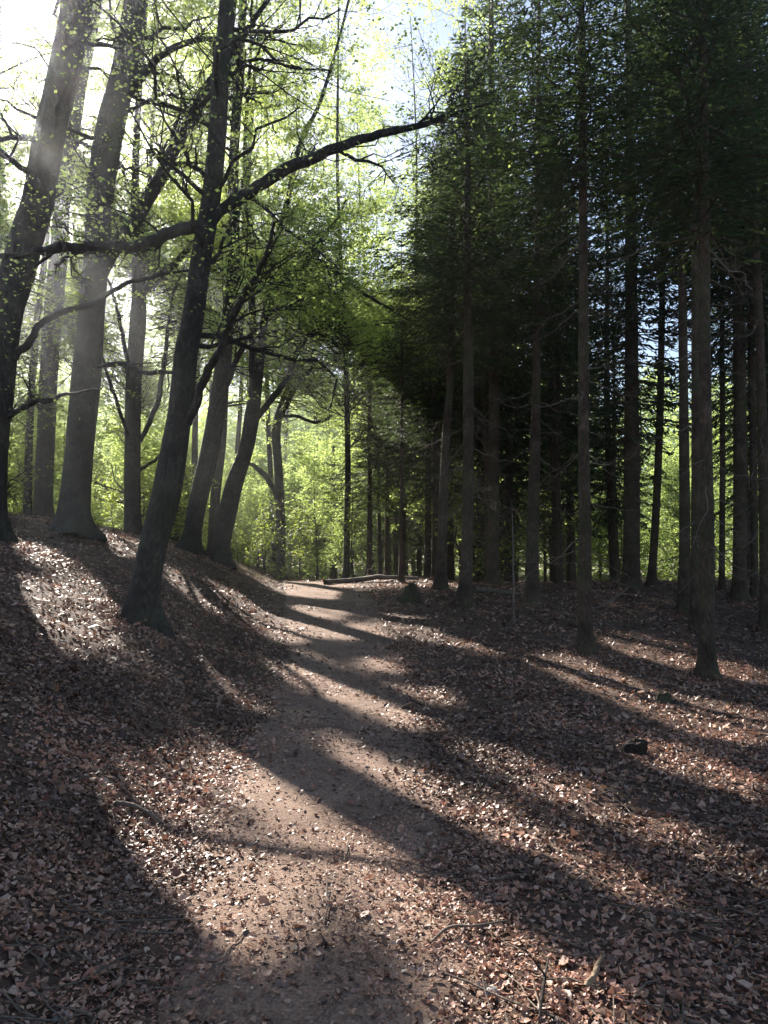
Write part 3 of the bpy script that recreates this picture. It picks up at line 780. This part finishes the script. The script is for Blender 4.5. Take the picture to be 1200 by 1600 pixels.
# young understorey beeches behind the bank and beyond the spruces
def young_proto(k):
    e = bpy.data.objects.new('young_beech', None); COL.objects.link(e)
    H = [4.5, 6.0, 7.5][k]; zz = np.linspace(-.2, H, 8); P = np.stack([.12*np.sin(zz*.7+k), .12*np.cos(zz*.6+k), zz], 1); rad = .045*np.linspace(1.1, .12, 8)
    g = Geo(); PT, rT = trunk_mesh(g, P, rad, sides=9, n=30, flare=.2, seed=k+70); t = g.build('trunk', M_BEECH, e)
    nb = 44; s = rng.uniform(.06, .98, nb); ii = (s*(len(PT)-1)).astype(int); az = rng.uniform(0, 6.283, nb); el = np.radians(rng.uniform(-5, 40, nb))
    dd = np.stack([np.cos(az)*np.cos(el), np.sin(az)*np.cos(el), np.sin(el)], 1); Lb = rng.uniform(1., 2.4, nb)*(1.2-.7*s)
    P1, R1 = branch_level(PT[ii], dd, Lb, np.clip(rT[ii]*.4, .006, .03), 6, .3, -.05)
    g = Geo(); tubes(g, P1, R1, 4); grow(g, None, P1, R1, k2=6, k3=4, L2=1.0, L3=.5, size=.09, leaves=14, cull=False)
    return e, [t, g.build('crown', [M_BEECH, M_LEAFD], e, smooth=False)]
yprot = [young_proto(k) for k in range(3)]; yused = [False]*3
YL = [(-13,30),(-16,33),(-11,36),(-18,38),(-14,41),(-9.5,39),(-21,34),(-24,40),(-12,47),(-18,46),(-7.5,44),(-23,50),(-15,52),(-9,50),(-27,47),(-5,47),(-11,57),(-20,58),(-6,38.5),(-4.2,52),(-21,29),(-3,45),(-1.6,40),(-3.6,36.5),(-26,58),(-15,63),(-7,61),(-32,56),(-2,57),(-22,66),(-12,68),(-5,67),(-29,66),(1,63)]
for i, (x, y) in enumerate(YL):
    place_copy(yprot[i % 3], i % 3, x+rng.uniform(-.6, .6), y+rng.uniform(-.6, .6), rng.uniform(0, 6.28), rng.uniform(.8, 1.2)*(1+.7*float(sstep(38, 60, y))),
               'young beech in fresh yellow green leaf filling the wood behind the bank', 'tree', 'young beeches behind the left bank', yused)
YR = [(17,44),(19.5,46),(15,48),(22,43),(24,47),(27,45),(13,50),(20,52),(30,50),(33,46),(10,54)]
for i, (x, y) in enumerate(YR):
    place_copy(yprot[(i+1) % 3], (i+1) % 3, x+rng.uniform(-.6, .6), y+rng.uniform(-.6, .6), rng.uniform(0, 6.28), rng.uniform(.8, 1.2),
               'young beech in bright leaf low in the gap beyond the spruces', 'tree', 'young beeches beyond the spruces', yused)
def far_wood():
    n = 260000
    az = rng.uniform(R(-62), R(62), n); d = 100+50*rng.random(n)
    x = d*np.sin(az); y = d*np.cos(az)
    top = 27+14*vnoise(az*9+20, d*.05)+10*vnoise(az*31, d*.02+9)
    z = ground(x, y, False)+top*rng.random(n)**.8
    g = Geo(); leaf_quads(g, np.stack([x, y, z], 1), np.full(n, .75), .6, 0)
    o = g.build('far_woods', M_LEAFD, smooth=False); tag(o, 'far-off green woodland mass closing the view', 'woodland', kind='stuff')
far_wood()

# ------------------------------------------------------------------ spruces
def spruce_crown_mesh(k, H=15.0):
    g = Geo(); rg = np.random.default_rng(90+k)
    z = 0; st = []; dr = []; Ls = []
    while z < H-.3:
        nb = rg.integers(4, 7); a0 = rg.uniform(0, 6.28)
        for b in range(nb):
            a = a0+b*6.283/nb+rg.normal(0, .15); t = z/H
            el = R(-22+45*t+rg.normal(0, 7)); L = (2.9*(1-t)**.8+.25)*rg.uniform(.7, 1.15)
            if z < 3: L *= .65+.12*z
            st.append((0, 0, z+rg.normal(0, .12))); dr.append((math.cos(a)*math.cos(el), math.sin(a)*math.cos(el), math.sin(el))); Ls.append(L)
        z += rg.uniform(.3, .5)
    st = np.array(st); dr = np.array(dr); Ls = np.array(Ls)
    P, q = branch_level(st, dr, Ls, .012+.006*Ls, 6, .1, .08)
    tubes(g, P, q, 4, mat=0)
    n = (Ls*40).astype(int); par = np.repeat(np.arange(len(Ls)), n); m = len(par)
    nk = np.maximum((Ls[par]*7).astype(int), 3); s = np.clip((np.floor(rng.uniform(.1, 1, m)*nk)+.5)/nk+rng.normal(0, .012, m), .05, .999); i = np.minimum((s*5).astype(int), 4); f = (s*5-i)[:, None]
    C = P[par, i]*(1-f)+P[par, i+1]*f; T = unit(P[par, i+1]-P[par, i])
    side = unit(np.cross(T, np.array([[0, 0, 1.]])))*rng.choice([-1, 1], m)[:, None]
    off = rng.uniform(0, 1, m)*(.16+.26*(1-s))*np.minimum(Ls[par], 2)*.55
    d = unit(T*rng.uniform(.35, 1., m)[:, None]+side*rng.uniform(.3, 1, m)[:, None]+np.stack([0*s, 0*s, rng.normal(-.3, .3, m)], 1))
    C = C+side*off[:, None]+T*(off*.5)[:, None]; C[:, 2] -= off*.25
    nn = unit(np.cross(d, rng.normal(0, 1, (m, 3)))); L = rng.uniform(.12, .26, m)[:, None]; W = L*.13
    V = np.stack([C, C+d*L*.4+nn*W, C+d*L, C+d*L*.4-nn*W], 1); b = np.arange(m)[:, None]*4
    g.add(V.reshape(-1, 3), b+np.array([[0, 1, 2, 3]]), mat=1)
    return g
SP_CROWNS = []
def crown_obj(k, parent):
    if len(SP_CROWNS) <= k:
        o = spruce_crown_mesh(k).build('crown', [M_SPRUCE, M_NEEDLE], parent, smooth=False); SP_CROWNS.append(o); return o
    o = SP_CROWNS[k].copy(); COL.objects.link(o); o.parent = parent; return o
def dead_branch_mesh(k):
    g = Geo(); L = rng.uniform(.5, 1.5)
    P, q = branch_level(np.zeros((1, 3)), np.array([[1., 0, rng.uniform(-.35, .05)]]), np.array([L]), np.array([.013]), 9, .22, -.12)
    tubes(g, P, q, 5)
    st, d, rr, rem, par = children(P, q, 7, .25, 1, (35, 70), .5, -.05)
    P2, q2 = branch_level(st, d, rng.uniform(.12, .45, 7), rr*.5, 5, .3, -.08); tubes(g, P2, q2, 4)
    st, d, rr, rem, par = children(P2, q2, 3, .2, 1, (35, 65), .6, 0)
    P3, q3 = branch_level(st, d, rng.uniform(.06, .2, len(st)), rr*.6, 4, .3, 0); tubes(g, P3, q3, 3)
    return g
DEADS = []
def dead_branch(k, parent, loc, rz, sc):
    if len(DEADS) <= k:
        o = dead_branch_mesh(k).build('dead_branch', M_DEAD, parent); DEADS.append(o)
    else:
        o = DEADS[k].copy(); COL.objects.link(o); o.parent = parent
    o.location = loc; o.rotation_euler = (rng.uniform(-.3, .3), rng.uniform(-.1, .25), rz); o.scale = (sc, sc, sc)
def stand_top(x, y):       # the edge of the stand is young and low; height rises to the right
    px = 600+F*x/y
    yt = np.interp(px, [530, 560, 600, 640, 680, 720, 760], [700, 600, 520, 400, 260, 60, -260])
    return CZ+(889-yt)*y/F
def spruce(label, px, base, crown_z=8.0, crown_h=15.0, crown_w=1.0, deads=10, dz=(1.2, 8), seed=0, group=None, y0=None, name='spruce_tree', flare=.45):
    if y0 is None: y0 = hit(*base)[1]
    P, r = px_line(px, y0)
    tp = float(stand_top(P[0][0], y0))
    if crown_z+crown_h > tp:
        crown_z = min(crown_z, max(tp-6, .35*tp)); crown_h = max(tp-crown_z, 3.0); crown_w *= .75
        k = P[:, 2] < crown_z+crown_h; P = P[k]; r = r[k]*np.linspace(1, .5, k.sum())
    d = unit(P[-1]-P[-2]); d = unit(d*np.array([.5, .5, 1])+np.array([0, 0, .4]))
    while P[-1][2] < crown_z+crown_h-1.5:
        P = np.vstack([P, P[-1]+d*2.0]); r = np.append(r, max(r[-1]*.84, .02))
    g0 = gz(P[0][0], y0); P[0][2] = g0-.15
    e = empty(name, (P[0][0], y0, g0), label, 'tree', group); org = np.array(e.location)
    g = Geo(); PT, rT = trunk_mesh(g, P-org, r, sides=18, n=80, flare=flare, seed=seed, rough=.05, lobes=6); g.build('trunk', M_SPRUCE, e)
    def axis(z): 
        return np.array([np.interp(z, PT[:, 2], PT[:, 0]), np.interp(z, PT[:, 2], PT[:, 1]), z]), np.interp(z, PT[:, 2], rT)
    c = crown_obj(seed % 4, e); a, _ = axis(crown_z-g0); c.location = tuple(a); s = crown_h/15
    c.scale = (crown_w, crown_w, s); c.rotation_euler = (0, 0, rng.uniform(0, 6.28))
    for i in range(int(deads*1.8)):
        z = rng.uniform(*dz)*1.0; a, rr = axis(z); rz = rng.uniform(0, 6.28)
        a = a+np.array([math.cos(rz), math.sin(rz), 0])*rr*.8
        dead_branch(int(rng.integers(0, 8)), e, tuple(a), rz, rng.uniform(.6, 1.15)*(.8+.04*min(z, 8)))
    return e

spruce('thin dark spruce pole at the path crest beside the root stump', [(627,915,13),(627,880,9),(628,700,8),(628,500,7),(626,300,5)], (627,912), 9, 9, .6, 4, (2, 9), 1)
spruce('spruce just left of the nearest path spruce, base rising from lit crest', [(688,926,30),(689,900,21),(691,850,19),(696,700,18),(703,600,17),(705,480,16),(706,300,14),(708,100,11)], (688,923), 9, 13, 1.0, 8, (2, 9), 2)
spruce('spruce closest to the path on the right, pale broken twigs halfway up', [(724,953,38),(725,935,29),(728,900,23),(731,800,23),(732,600,24),(731,500,22),(730,300,19),(730,100,15)], (724,949), 7.5, 15, 1.15, 16, (1.5, 8), 3)
spruce('spruce behind and right of the path spruce, stem half lost in shade', [(769,918,26),(770,890,18),(771,800,17),(772,600,16),(770,400,14),(768,100,9)], (769,915), 8, 14, 1.1, 9, (2, 9), 4)
spruce('spruce standing midway between the path spruce and the straight front spruce', [(830,947,34),(831,925,25),(832,850,23),(836,700,22),(838,600,20),(840,300,16),(842,60,12)], (830,943), 8, 15, 1.2, 12, (1.6, 8), 5)
spruce('very thin spruce pole left of the straight front spruce', [(872,910,9),(872,850,7),(872,700,7),(873,500,6),(874,300,4)], (872,912), 9, 9, .8, 5, (2, 9), 6)
spruce('straight front spruce with bare dead side twigs at the right of the path', [(914,1028,36),(914,1005,28),(914,960,25),(914,850,24),(912,700,23),(912,500,22),(911,300,21),(909,100,20),(908,0,19)], (914,1022), 11.0, 13, 1.1, 26, (1.0, 9.5), 7)
spruce('thick spruce right of the straight front spruce with low dark crown', [(985,928,40),(986,905,28),(987,850,25),(987,700,23),(987,600,21),(986,400,18),(984,150,13)], (985,922), 6.0, 16, 1.25, 10, (1.5, 7), 8)
spruce('slim spruce leaning slightly before the bright green gap', [(1018,915,18),(1019,890,13),(1025,800,12),(1031,650,11),(1034,500,10),(1038,250,8)], (1018,916), 11, 11, 1.0, 7, (2, 10), 9)
spruce('dark spruce at right edge of the bright green gap', [(1068,962,30),(1069,940,22),(1070,850,20),(1069,700,20),(1067,500,19),(1063,250,17),(1058,0,13)], (1068,958), 10, 14, 1.0, 14, (1.2, 9), 10)
spruce('spruce tucked close behind the nearest right trunk, sunlit left flank', [(1087,995,26),(1087,975,19),(1087,850,17),(1087,700,17),(1086,500,16),(1085,250,14),(1083,0,12)], (1087,990), 10, 13, .9, 10, (1.2, 9), 11)
spruce('nearest spruce on the right, mossy trunk widening into leaf litter', [(1105,1068,40),(1105,1045,31),(1105,1000,27),(1105,850,26),(1103,700,25),(1101,500,25),(1100,300,25),(1098,100,24),(1096,0,23)], (1105,1062), 10.5, 13, 1.0, 22, (1.0, 9), 12)
spruce('thin spruce pole right of the nearest right trunk', [(1128,925,12),(1128,880,9),(1129,700,8),(1128,500,7),(1126,250,6)], (1128,924), 10, 10, .9, 6, (2, 9), 13)
spruce('stout shaded spruce between thin pole and right edge', [(1155,942,30),(1155,915,21),(1156,800,20),(1156,600,19),(1153,400,17),(1148,150,13)], (1155,938), 8, 14, 1.1, 10, (1.5, 8), 14)
spruce('slim spruce second from the right edge', [(1179,936,16),(1179,910,12),(1178,800,11),(1175,600,11),(1170,400,10),(1164,150,8)], (1179,934), 9, 12, 1.0, 8, (2, 9), 15)
spruce('spruce cut by the right edge, leaning inward at its top', [(1198,990,31),(1198,965,24),(1196,850,21),(1191,650,19),(1184,450,18),(1176,250,16),(1165,0,13)], (1198,985), 9, 13, 1.0, 14, (1.2, 9), 16)
spruce('hazy lone spruce stem rising from the hollow beyond the crest', [(521,900,14),(521,860,11),(521,750,10),(521,650,9),(520,550,7)], (521,905), 14, 8, .8, 4, (3, 12), 17, y0=44)
spruce('narrow spruce left of the thin dark pole with reddish shade', [(576,912,15),(577,880,11),(578,750,10),(578,600,9),(577,400,7)], (576,912), 5.0, 16, 1.0, 6, (2, 6), 18, y0=32)
spruce('second narrow spruce close beside the thin dark pole', [(605,912,13),(605,880,10),(605,750,9),(605,600,8),(604,400,6)], (605,912), 5.5, 15, 1.0, 6, (2, 7), 19, y0=36)
spruce('spruce stem showing between thin dark pole and crest spruces', [(668,915,17),(668,890,13),(669,750,12),(670,600,11),(671,400,9)], (668,914), 7, 14, 1.1, 7, (2, 8), 20, y0=30)

# the dim stand behind: copies sharing trunk and crown
def far_spruce_proto(k):
    e = bpy.data.objects.new('spruce_tree', None); COL.objects.link(e)
    H = 22; zz = np.linspace(-.3, H, 8); P = np.stack([.08*np.sin(zz*.3+k), .08*np.cos(zz*.25+k), zz], 1); rad = .2*np.linspace(1.05, .1, 8)
    g = Geo(); PT, rT = trunk_mesh(g, P, rad, sides=12, n=40, flare=.3, seed=k+60)
    nb = 80; zb = rng.uniform(1.2, 9, nb); az = rng.uniform(0, 6.28, nb)
    st = np.stack([np.interp(zb, PT[:, 2], PT[:, 0]), np.interp(zb, PT[:, 2], PT[:, 1]), zb], 1); dd = np.stack([np.cos(az), np.sin(az), rng.uniform(-.4, .1, nb)], 1)
    P1, q1 = branch_level(st, dd, rng.uniform(.6, 1.9, nb), np.full(nb, .015), 6, .2, -.1); tubes(g, P1, q1, 4, mat=1)
    a, b, c, d_, p_ = children(P1, q1, 5, .3, 1, (35, 65), .5, -.05); P2, q2 = branch_level(a, b, rng.uniform(.2, .6, len(a)), c*.6, 4, .2, -.1); tubes(g, P2, q2, 3, mat=1)
    t = g.build('trunk', [M_SPRUCE, M_DEAD], e)
    c = crown_obj(k % 4, e); c.location = (0, 0, [5.0, 6.3, 3.4][k]); c.scale = (1.0, 1.0, [1.2, 1.08, 1.32][k])
    return e, [t, c]
sprot = [far_spruce_proto(k) for k in range(3)]; sused = [False]*3
FAR_S = [(1.6,29),(3.6,27),(5.0,31),(2.6,34),(6.6,28.5),(4.2,37),(7.6,33.5),(1.2,38),(9.4,31),(6.2,40),(11.6,35),(3.2,43),(8.6,40),(14.6,31),(17.5,34),(13,42),(5.0,47),(.6,46),(10.4,46),(7.6,50),(2.2,51),(16.4,40),(20,37),(12.6,24),(15,26.5),(-.6,35),(-1.2,49),(4.6,55),(19.5,30),(22,33),(14,20),(16,22),(-3,60),(1,58),(8,58),(12,53),(2.8,47),(6.4,44),(8.2,46.5),(10.8,51),(4.4,51),(6.8,56),(9.6,60),(11.6,47),(3.4,60),(13.4,57),(1.8,56),(5.6,62),(12.6,63),(8.8,67),(4.0,68),(2.2,64),(14,50),(-.2,55),(6,35.5),(3.8,32),(9,37.5),(15.5,66),(11,70)]
for i, (x, y) in enumerate(FAR_S):
    sc = min(rng.uniform(.85, 1.1), float(stand_top(x, y))/21.0)
    if x > 5 and y > 48: sc *= .5              # far-side spruces cut low so sunlight clears them into the gap
    gap = abs(x/y-.385) < .06                     # the open lane through which the bright wood shows
    if gap: continue
    place_copy(sprot[i % 3], i % 3, x+rng.uniform(-.4, .4), y+rng.uniform(-.4, .4), rng.uniform(0, 6.28), sc,
               'shaded spruce in the dim stand behind the nearer spruce trunks', 'tree', 'spruces in the dim stand', sused)

# ------------------------------------------------------------------ saplings and undergrowth
def sapling(label, base, h, n, name='beech_sapling', size=.07, spread=.45, y0=None):
    B = hit(*base)
    if y0 is not None:
        p, t = at_y(base[0], base[1], y0); B = np.array([p[0], y0, gz(p[0], y0)])
    e = empty(name, (B[0], B[1], gz(B[0], B[1])), label, 'sapling')
    zz = np.linspace(-.05, h, 7); P = np.stack([np.cumsum(rng.normal(0, .03, 7)), np.cumsum(rng.normal(0, .03, 7)), zz], 1); r = np.linspace(.014, .004, 7)*max(h, .8)*.7
    g = Geo(); tubes(g, resample(P, r, 16)[0][None], resample(P, r, 16)[1][None], 7); g.build('stem', M_BEECH, e)
    PT, rT = resample(P, r, 16)
    st, d, rr, rem, par = children(PT[None], rT[None], n, .3, 1, (45, 85), .4, .05)
    P1, q1 = branch_level(st, d, spread*h*rng.uniform(.25, .6, n), np.clip(rr*.5, .002, .01), 5, .2, -.05)
    g = Geo(); tubes(g, P1, q1, 4)
    m = n*26; k = rng.integers(0, n, m); s = rng.uniform(.2, 1, m)*4; i = np.minimum(s.astype(int), 3); f = (s-i)[:, None]
    C = P1[k, i]*(1-f)+P1[k, i+1]*f+rng.normal(0, .05*max(h, 1), (m, 3)); leaf_quads(g, C, np.full(m, size), .5, 1)
    g.build('foliage', [M_BEECH, M_SAPL], e, smooth=False)
sapling('pale leafy sapling beside the forked beech foot', (372,884), 1.7, 18, size=.08)
sapling('tiny leafy seedling sprouting right of the forked beech foot', (392,893), .9, 12)
sapling('bushy sapling in the hollow behind the crooked small beech', (470,905), 3.2, 30, size=.1, y0=31)
sapling('low shrubby sapling left of the hazy spruce stem', (500,905), 2.4, 26, size=.1, y0=34)
sapling('bright leaf tuft sapling right of the hazy spruce stem', (552,905), 3.6, 26, size=.11, spread=.35, y0=30)
sapling('spindly sapling far behind the crest near the hollow', (410,900), 3.0, 26, size=.1, y0=33)
sapling('leafy sapling behind the flared beech foot', (180,838), 1.5, 16, size=.08)

BASES = []
for o in list(COL.objects):
    if o.type == 'EMPTY' and o.name.split('.')[0] in ('beech_tree', 'spruce_tree') and 2 < o.location.y < 24 and abs(o.location.x) < .6*o.location.y:
        t = [c for c in o.children if c.name.startswith('trunk')][0]
        v = np.array([tuple(q.co) for q in t.data.vertices]); m = np.abs(v[:, 2]-.1) < .12
        BASES.append((o.location.x, o.location.y, float(np.hypot(v[m, 0], v[m, 1]).mean())))
print('bases', len(BASES))
build_litter()

# ------------------------------------------------------------------ small things on the ground
def stick(name, label, pts, rads, mat, cat='stick', sides=9, dz=.02, forks=()):
    P = []
    for (a, b, lift) in pts:
        h = hit(a, b); P.append([h[0], h[1], gz(h[0], h[1])+lift+dz])
    P = np.array(P); org = P.mean(0)
    Q, r = resample(P-org, rads, 26); Q[1:-1] += np.cumsum(rng.normal(0, np.mean(rads)*.16, (24, 3)), 0)*np.sin(np.linspace(.1, 3.04, 24))[:, None]
    g = Geo(); tubes(g, Q[None], (r*(1+.5*vnoise(np.arange(26)*.5+len(label), np.arange(26)*0.)))[None], sides)
    if forks:
        for (t, d, L, rr) in forks:
            c = Q[int(t*25)]; PP, q = branch_level(c[None], unit(np.array([d], float)), np.array([L]), np.array([rr]), 7, .2, -.05); tubes(g, PP, q, 6)
    o = g.build(name, mat); o.location = tuple(org); tag(o, label, cat); return o
stick('fallen_stick', 'dark crooked stick lying in leaves left of the lit path patch', [(180,1262,.01),(205,1272,.03),(228,1280,.02),(252,1292,.0)], [.012,.014,.012,.006], M_DEAD, forks=[(.5,(.5,.3,.3),.14,.006)])
stick('fallen_stick', 'long thin stick pointing right on the path edge leaves', [(672,1482,.0),(700,1466,.015),(740,1462,.015),(795,1450,.005)], [.005,.006,.005,.003], M_DEAD, forks=[(.3,(.6,1,.4),.12,.004)])
stick('fallen_stick', 'dark forked stick poking up from bottom leaves', [(843,1600,.0),(848,1575,.03),(851,1555,.05),(858,1530,.05)], [.006,.006,.005,.003], M_ROT, forks=[(.6,(-.5,.2,.6),.12,.005)])
stick('broken_branch', 'pale broken branch stub lying near the bottom right', [(915,1556,.0),(928,1543,.015),(936,1530,.02),(945,1514,.03)], [.010,.012,.009,.004], M_BRANCH, 'branch')
stick('fallen_branch', 'fallen branch with upturned end right of the straight front spruce', [(925,955,.02),(945,950,.06),(965,944,.14),(984,938,.35)], [.04,.035,.028,.012], M_DEAD, 'branch', forks=[(.6,(.2,.2,1),.7,.014),(.4,(-.3,.2,.8),.5,.01)])
stick('fallen_log', 'bleached fallen log lying along the sunlit path crest', [(508,914,.06),(550,911,.09),(600,909,.1),(655,909,.08)], [.07,.08,.07,.04], M_DEAD, 'log', sides=14, forks=[(.5,(.3,.5,.9),.6,.025)])  # pale log put in where only a sunlit edge of ground lies
stick('fallen_log', 'second mossy log on the crest right of the spruce group', [(742,924,.05),(770,926,.06),(815,932,.05)], [.07,.07,.05], M_DEAD, 'log', sides=12)
stick('dead_sapling', 'thin dead upright sapling pole right of the path spruce', [(803,975,-.1),(803,974,.7),(803,974,1.5),(802,974,2.6)], [.022,.02,.016,.006], M_DEAD, 'sapling', sides=8, dz=0, forks=[(.6,(1,.2,.6),.5,.006),(.75,(-1,.1,.5),.4,.005),(.45,(-.8,.4,.3),.45,.006)])
def lump(name, label, cat, base, w, h, mat, top=None, rough=.25, seed=0):
    B = hit(*base); d = B[1]; rx = w*.5*d/F; rz = h*d/F
    n, m = 28, 14
    a = np.arange(n)*2*math.pi/n; t = np.linspace(0, 1, m)
    prof = (np.cos(t*math.pi/2)**.55) if top is None else np.where(t < .8, 1-.22*t**.5, (1-t)/.2*.8)
    zz = np.sin(t*math.pi/2) if top is None else np.minimum(t/.8, 1)
    A, T = np.meshgrid(a, t)
    rr = rx*prof[:, None]*(1+rough*2*vnoise(np.cos(A)*1.5+seed*5+9, np.sin(A)*1.5+T*2+4))
    V = np.stack([rr*np.cos(A), rr*np.sin(A)*.8, zz[:, None]*rz*(1+rough*vnoise(np.cos(A)*2+seed, np.sin(A)*2+7))-.06*rz-.02], -1).reshape(-1, 3)
    i = np.arange(m-1)[:, None]*n; j = np.arange(n)[None, :]; jn = (j+1) % n
    q = np.stack([i+j, i+jn, i+n+jn, i+n+j], -1).reshape(-1, 4)
    g = Geo(); g.add(V, q); c = len(V); g.add(V[-n:].mean(0)[None], np.zeros((0, 3), int)); g.f[-1] = np.array([[c, c-n+k, c-n+(k+1) % n] for k in range(n)])
    o = g.build(name, mat); o.location = (B[0], B[1], gz(B[0], B[1])); tag(o, label, cat); return o
lump('tree_stump', 'black rotten stump among sunlit leaves right of the path', 'stump', (992,1178), 36, 24, M_ROT, top=1, rough=.4, seed=1)
lump('tree_stump', 'small mossy stump in front of the nearest right spruce', 'stump', (1037,1096), 30, 18, M_MOSS, top=1, rough=.3, seed=2)
lump('root_stump', 'upturned root stump on the crest beside the thin pole', 'stump', (640,940), 30, 28, M_MOSS, rough=.7, seed=3)
lump('stone', 'pale stone half buried at the bottom left corner', 'stone', (95,1594), 34, 16, M_STONE, seed=4)
lump('stone', 'grey rounded stone in leaves near the bottom', 'stone', (763,1550), 32, 16, M_STONE, seed=5)
lump('stone', 'small white pebble in the middle of the shaded path', 'stone', (511,1333), 14, 7, M_STONE, seed=6)

# ------------------------------------------------------------------ light, air, render settings
w = bpy.data.worlds.new('World'); SC.world = w; w.use_nodes = True
nt = w.node_tree; nt.nodes.clear()
out = nt.nodes.new('ShaderNodeOutputWorld'); bg = nt.nodes.new('ShaderNodeBackground'); sky = nt.nodes.new('ShaderNodeTexSky')
sky.sky_type = 'NISHITA'; sky.sun_disc = False; sky.sun_elevation = SUN_EL; sky.sun_rotation = SUN_AZ
sky.air_density = 1.0; sky.dust_density = .8; sky.ozone_density = 1.0
bg.inputs['Strength'].default_value = .05
nt.links.new(sky.outputs[0], bg.inputs[0]); nt.links.new(bg.outputs[0], out.inputs[0])
sl = bpy.data.lights.new('sun', 'SUN'); sl.energy = 5.0; sl.angle = R(.5); sl.color = (1.0, .92, .82)
so = bpy.data.objects.new('sun', sl); COL.objects.link(so)
from mathutils import Vector
so.rotation_euler = Vector((-S[0], -S[1], -S[2])).to_track_quat('-Z', 'Y').to_euler(); so.location = (-30, 40, 40)

HAZE = True
if HAZE:
    m, nt, nd, lk = new_mat('air')
    out = nd.new('ShaderNodeOutputMaterial'); pv = nd.new('ShaderNodeVolumePrincipled')
    pv.inputs['Density'].default_value = .0014; pv.inputs['Anisotropy'].default_value = .88; pv.inputs['Color'].default_value = (.93, .96, 1, 1)
    lk.new(pv.outputs[0], out.inputs['Volume'])
    x0, x1, y0, y1, z0, z1 = -430, 430, -530, 540, -8, 45
    V = [(x, y, z) for z in (z0, z1) for x, y in ((x0, y0), (x1, y0), (x1, y1), (x0, y1))]
    g = Geo(); g.add(V, [(3, 2, 1, 0), (4, 5, 6, 7), (0, 1, 5, 4), (1, 2, 6, 5), (2, 3, 7, 6), (3, 0, 4, 7)])
    o = g.build('haze', m, smooth=False); tag(o, 'thin pale air haze drifting through the wood', 'haze', kind='stuff')

SC.render.engine = 'CYCLES'
cy = SC.cycles
cy.use_denoising = True
try: cy.denoiser = 'OPENIMAGEDENOISE'
except Exception: pass
cy.max_bounces = 8; cy.diffuse_bounces = 5; cy.transmission_bounces = 5; cy.glossy_bounces = 2; cy.volume_bounces = 0; cy.transparent_max_bounces = 4
cy.sample_clamp_indirect = 6; cy.caustics_reflective = False; cy.caustics_refractive = False
cy.use_adaptive_sampling = False
vs = SC.view_settings
SC.display_settings.display_device = 'sRGB'
vs.view_transform = 'Standard'; vs.look = 'None'; vs.exposure = 2.15; vs.gamma = 1.0; vs.use_curve_mapping = False
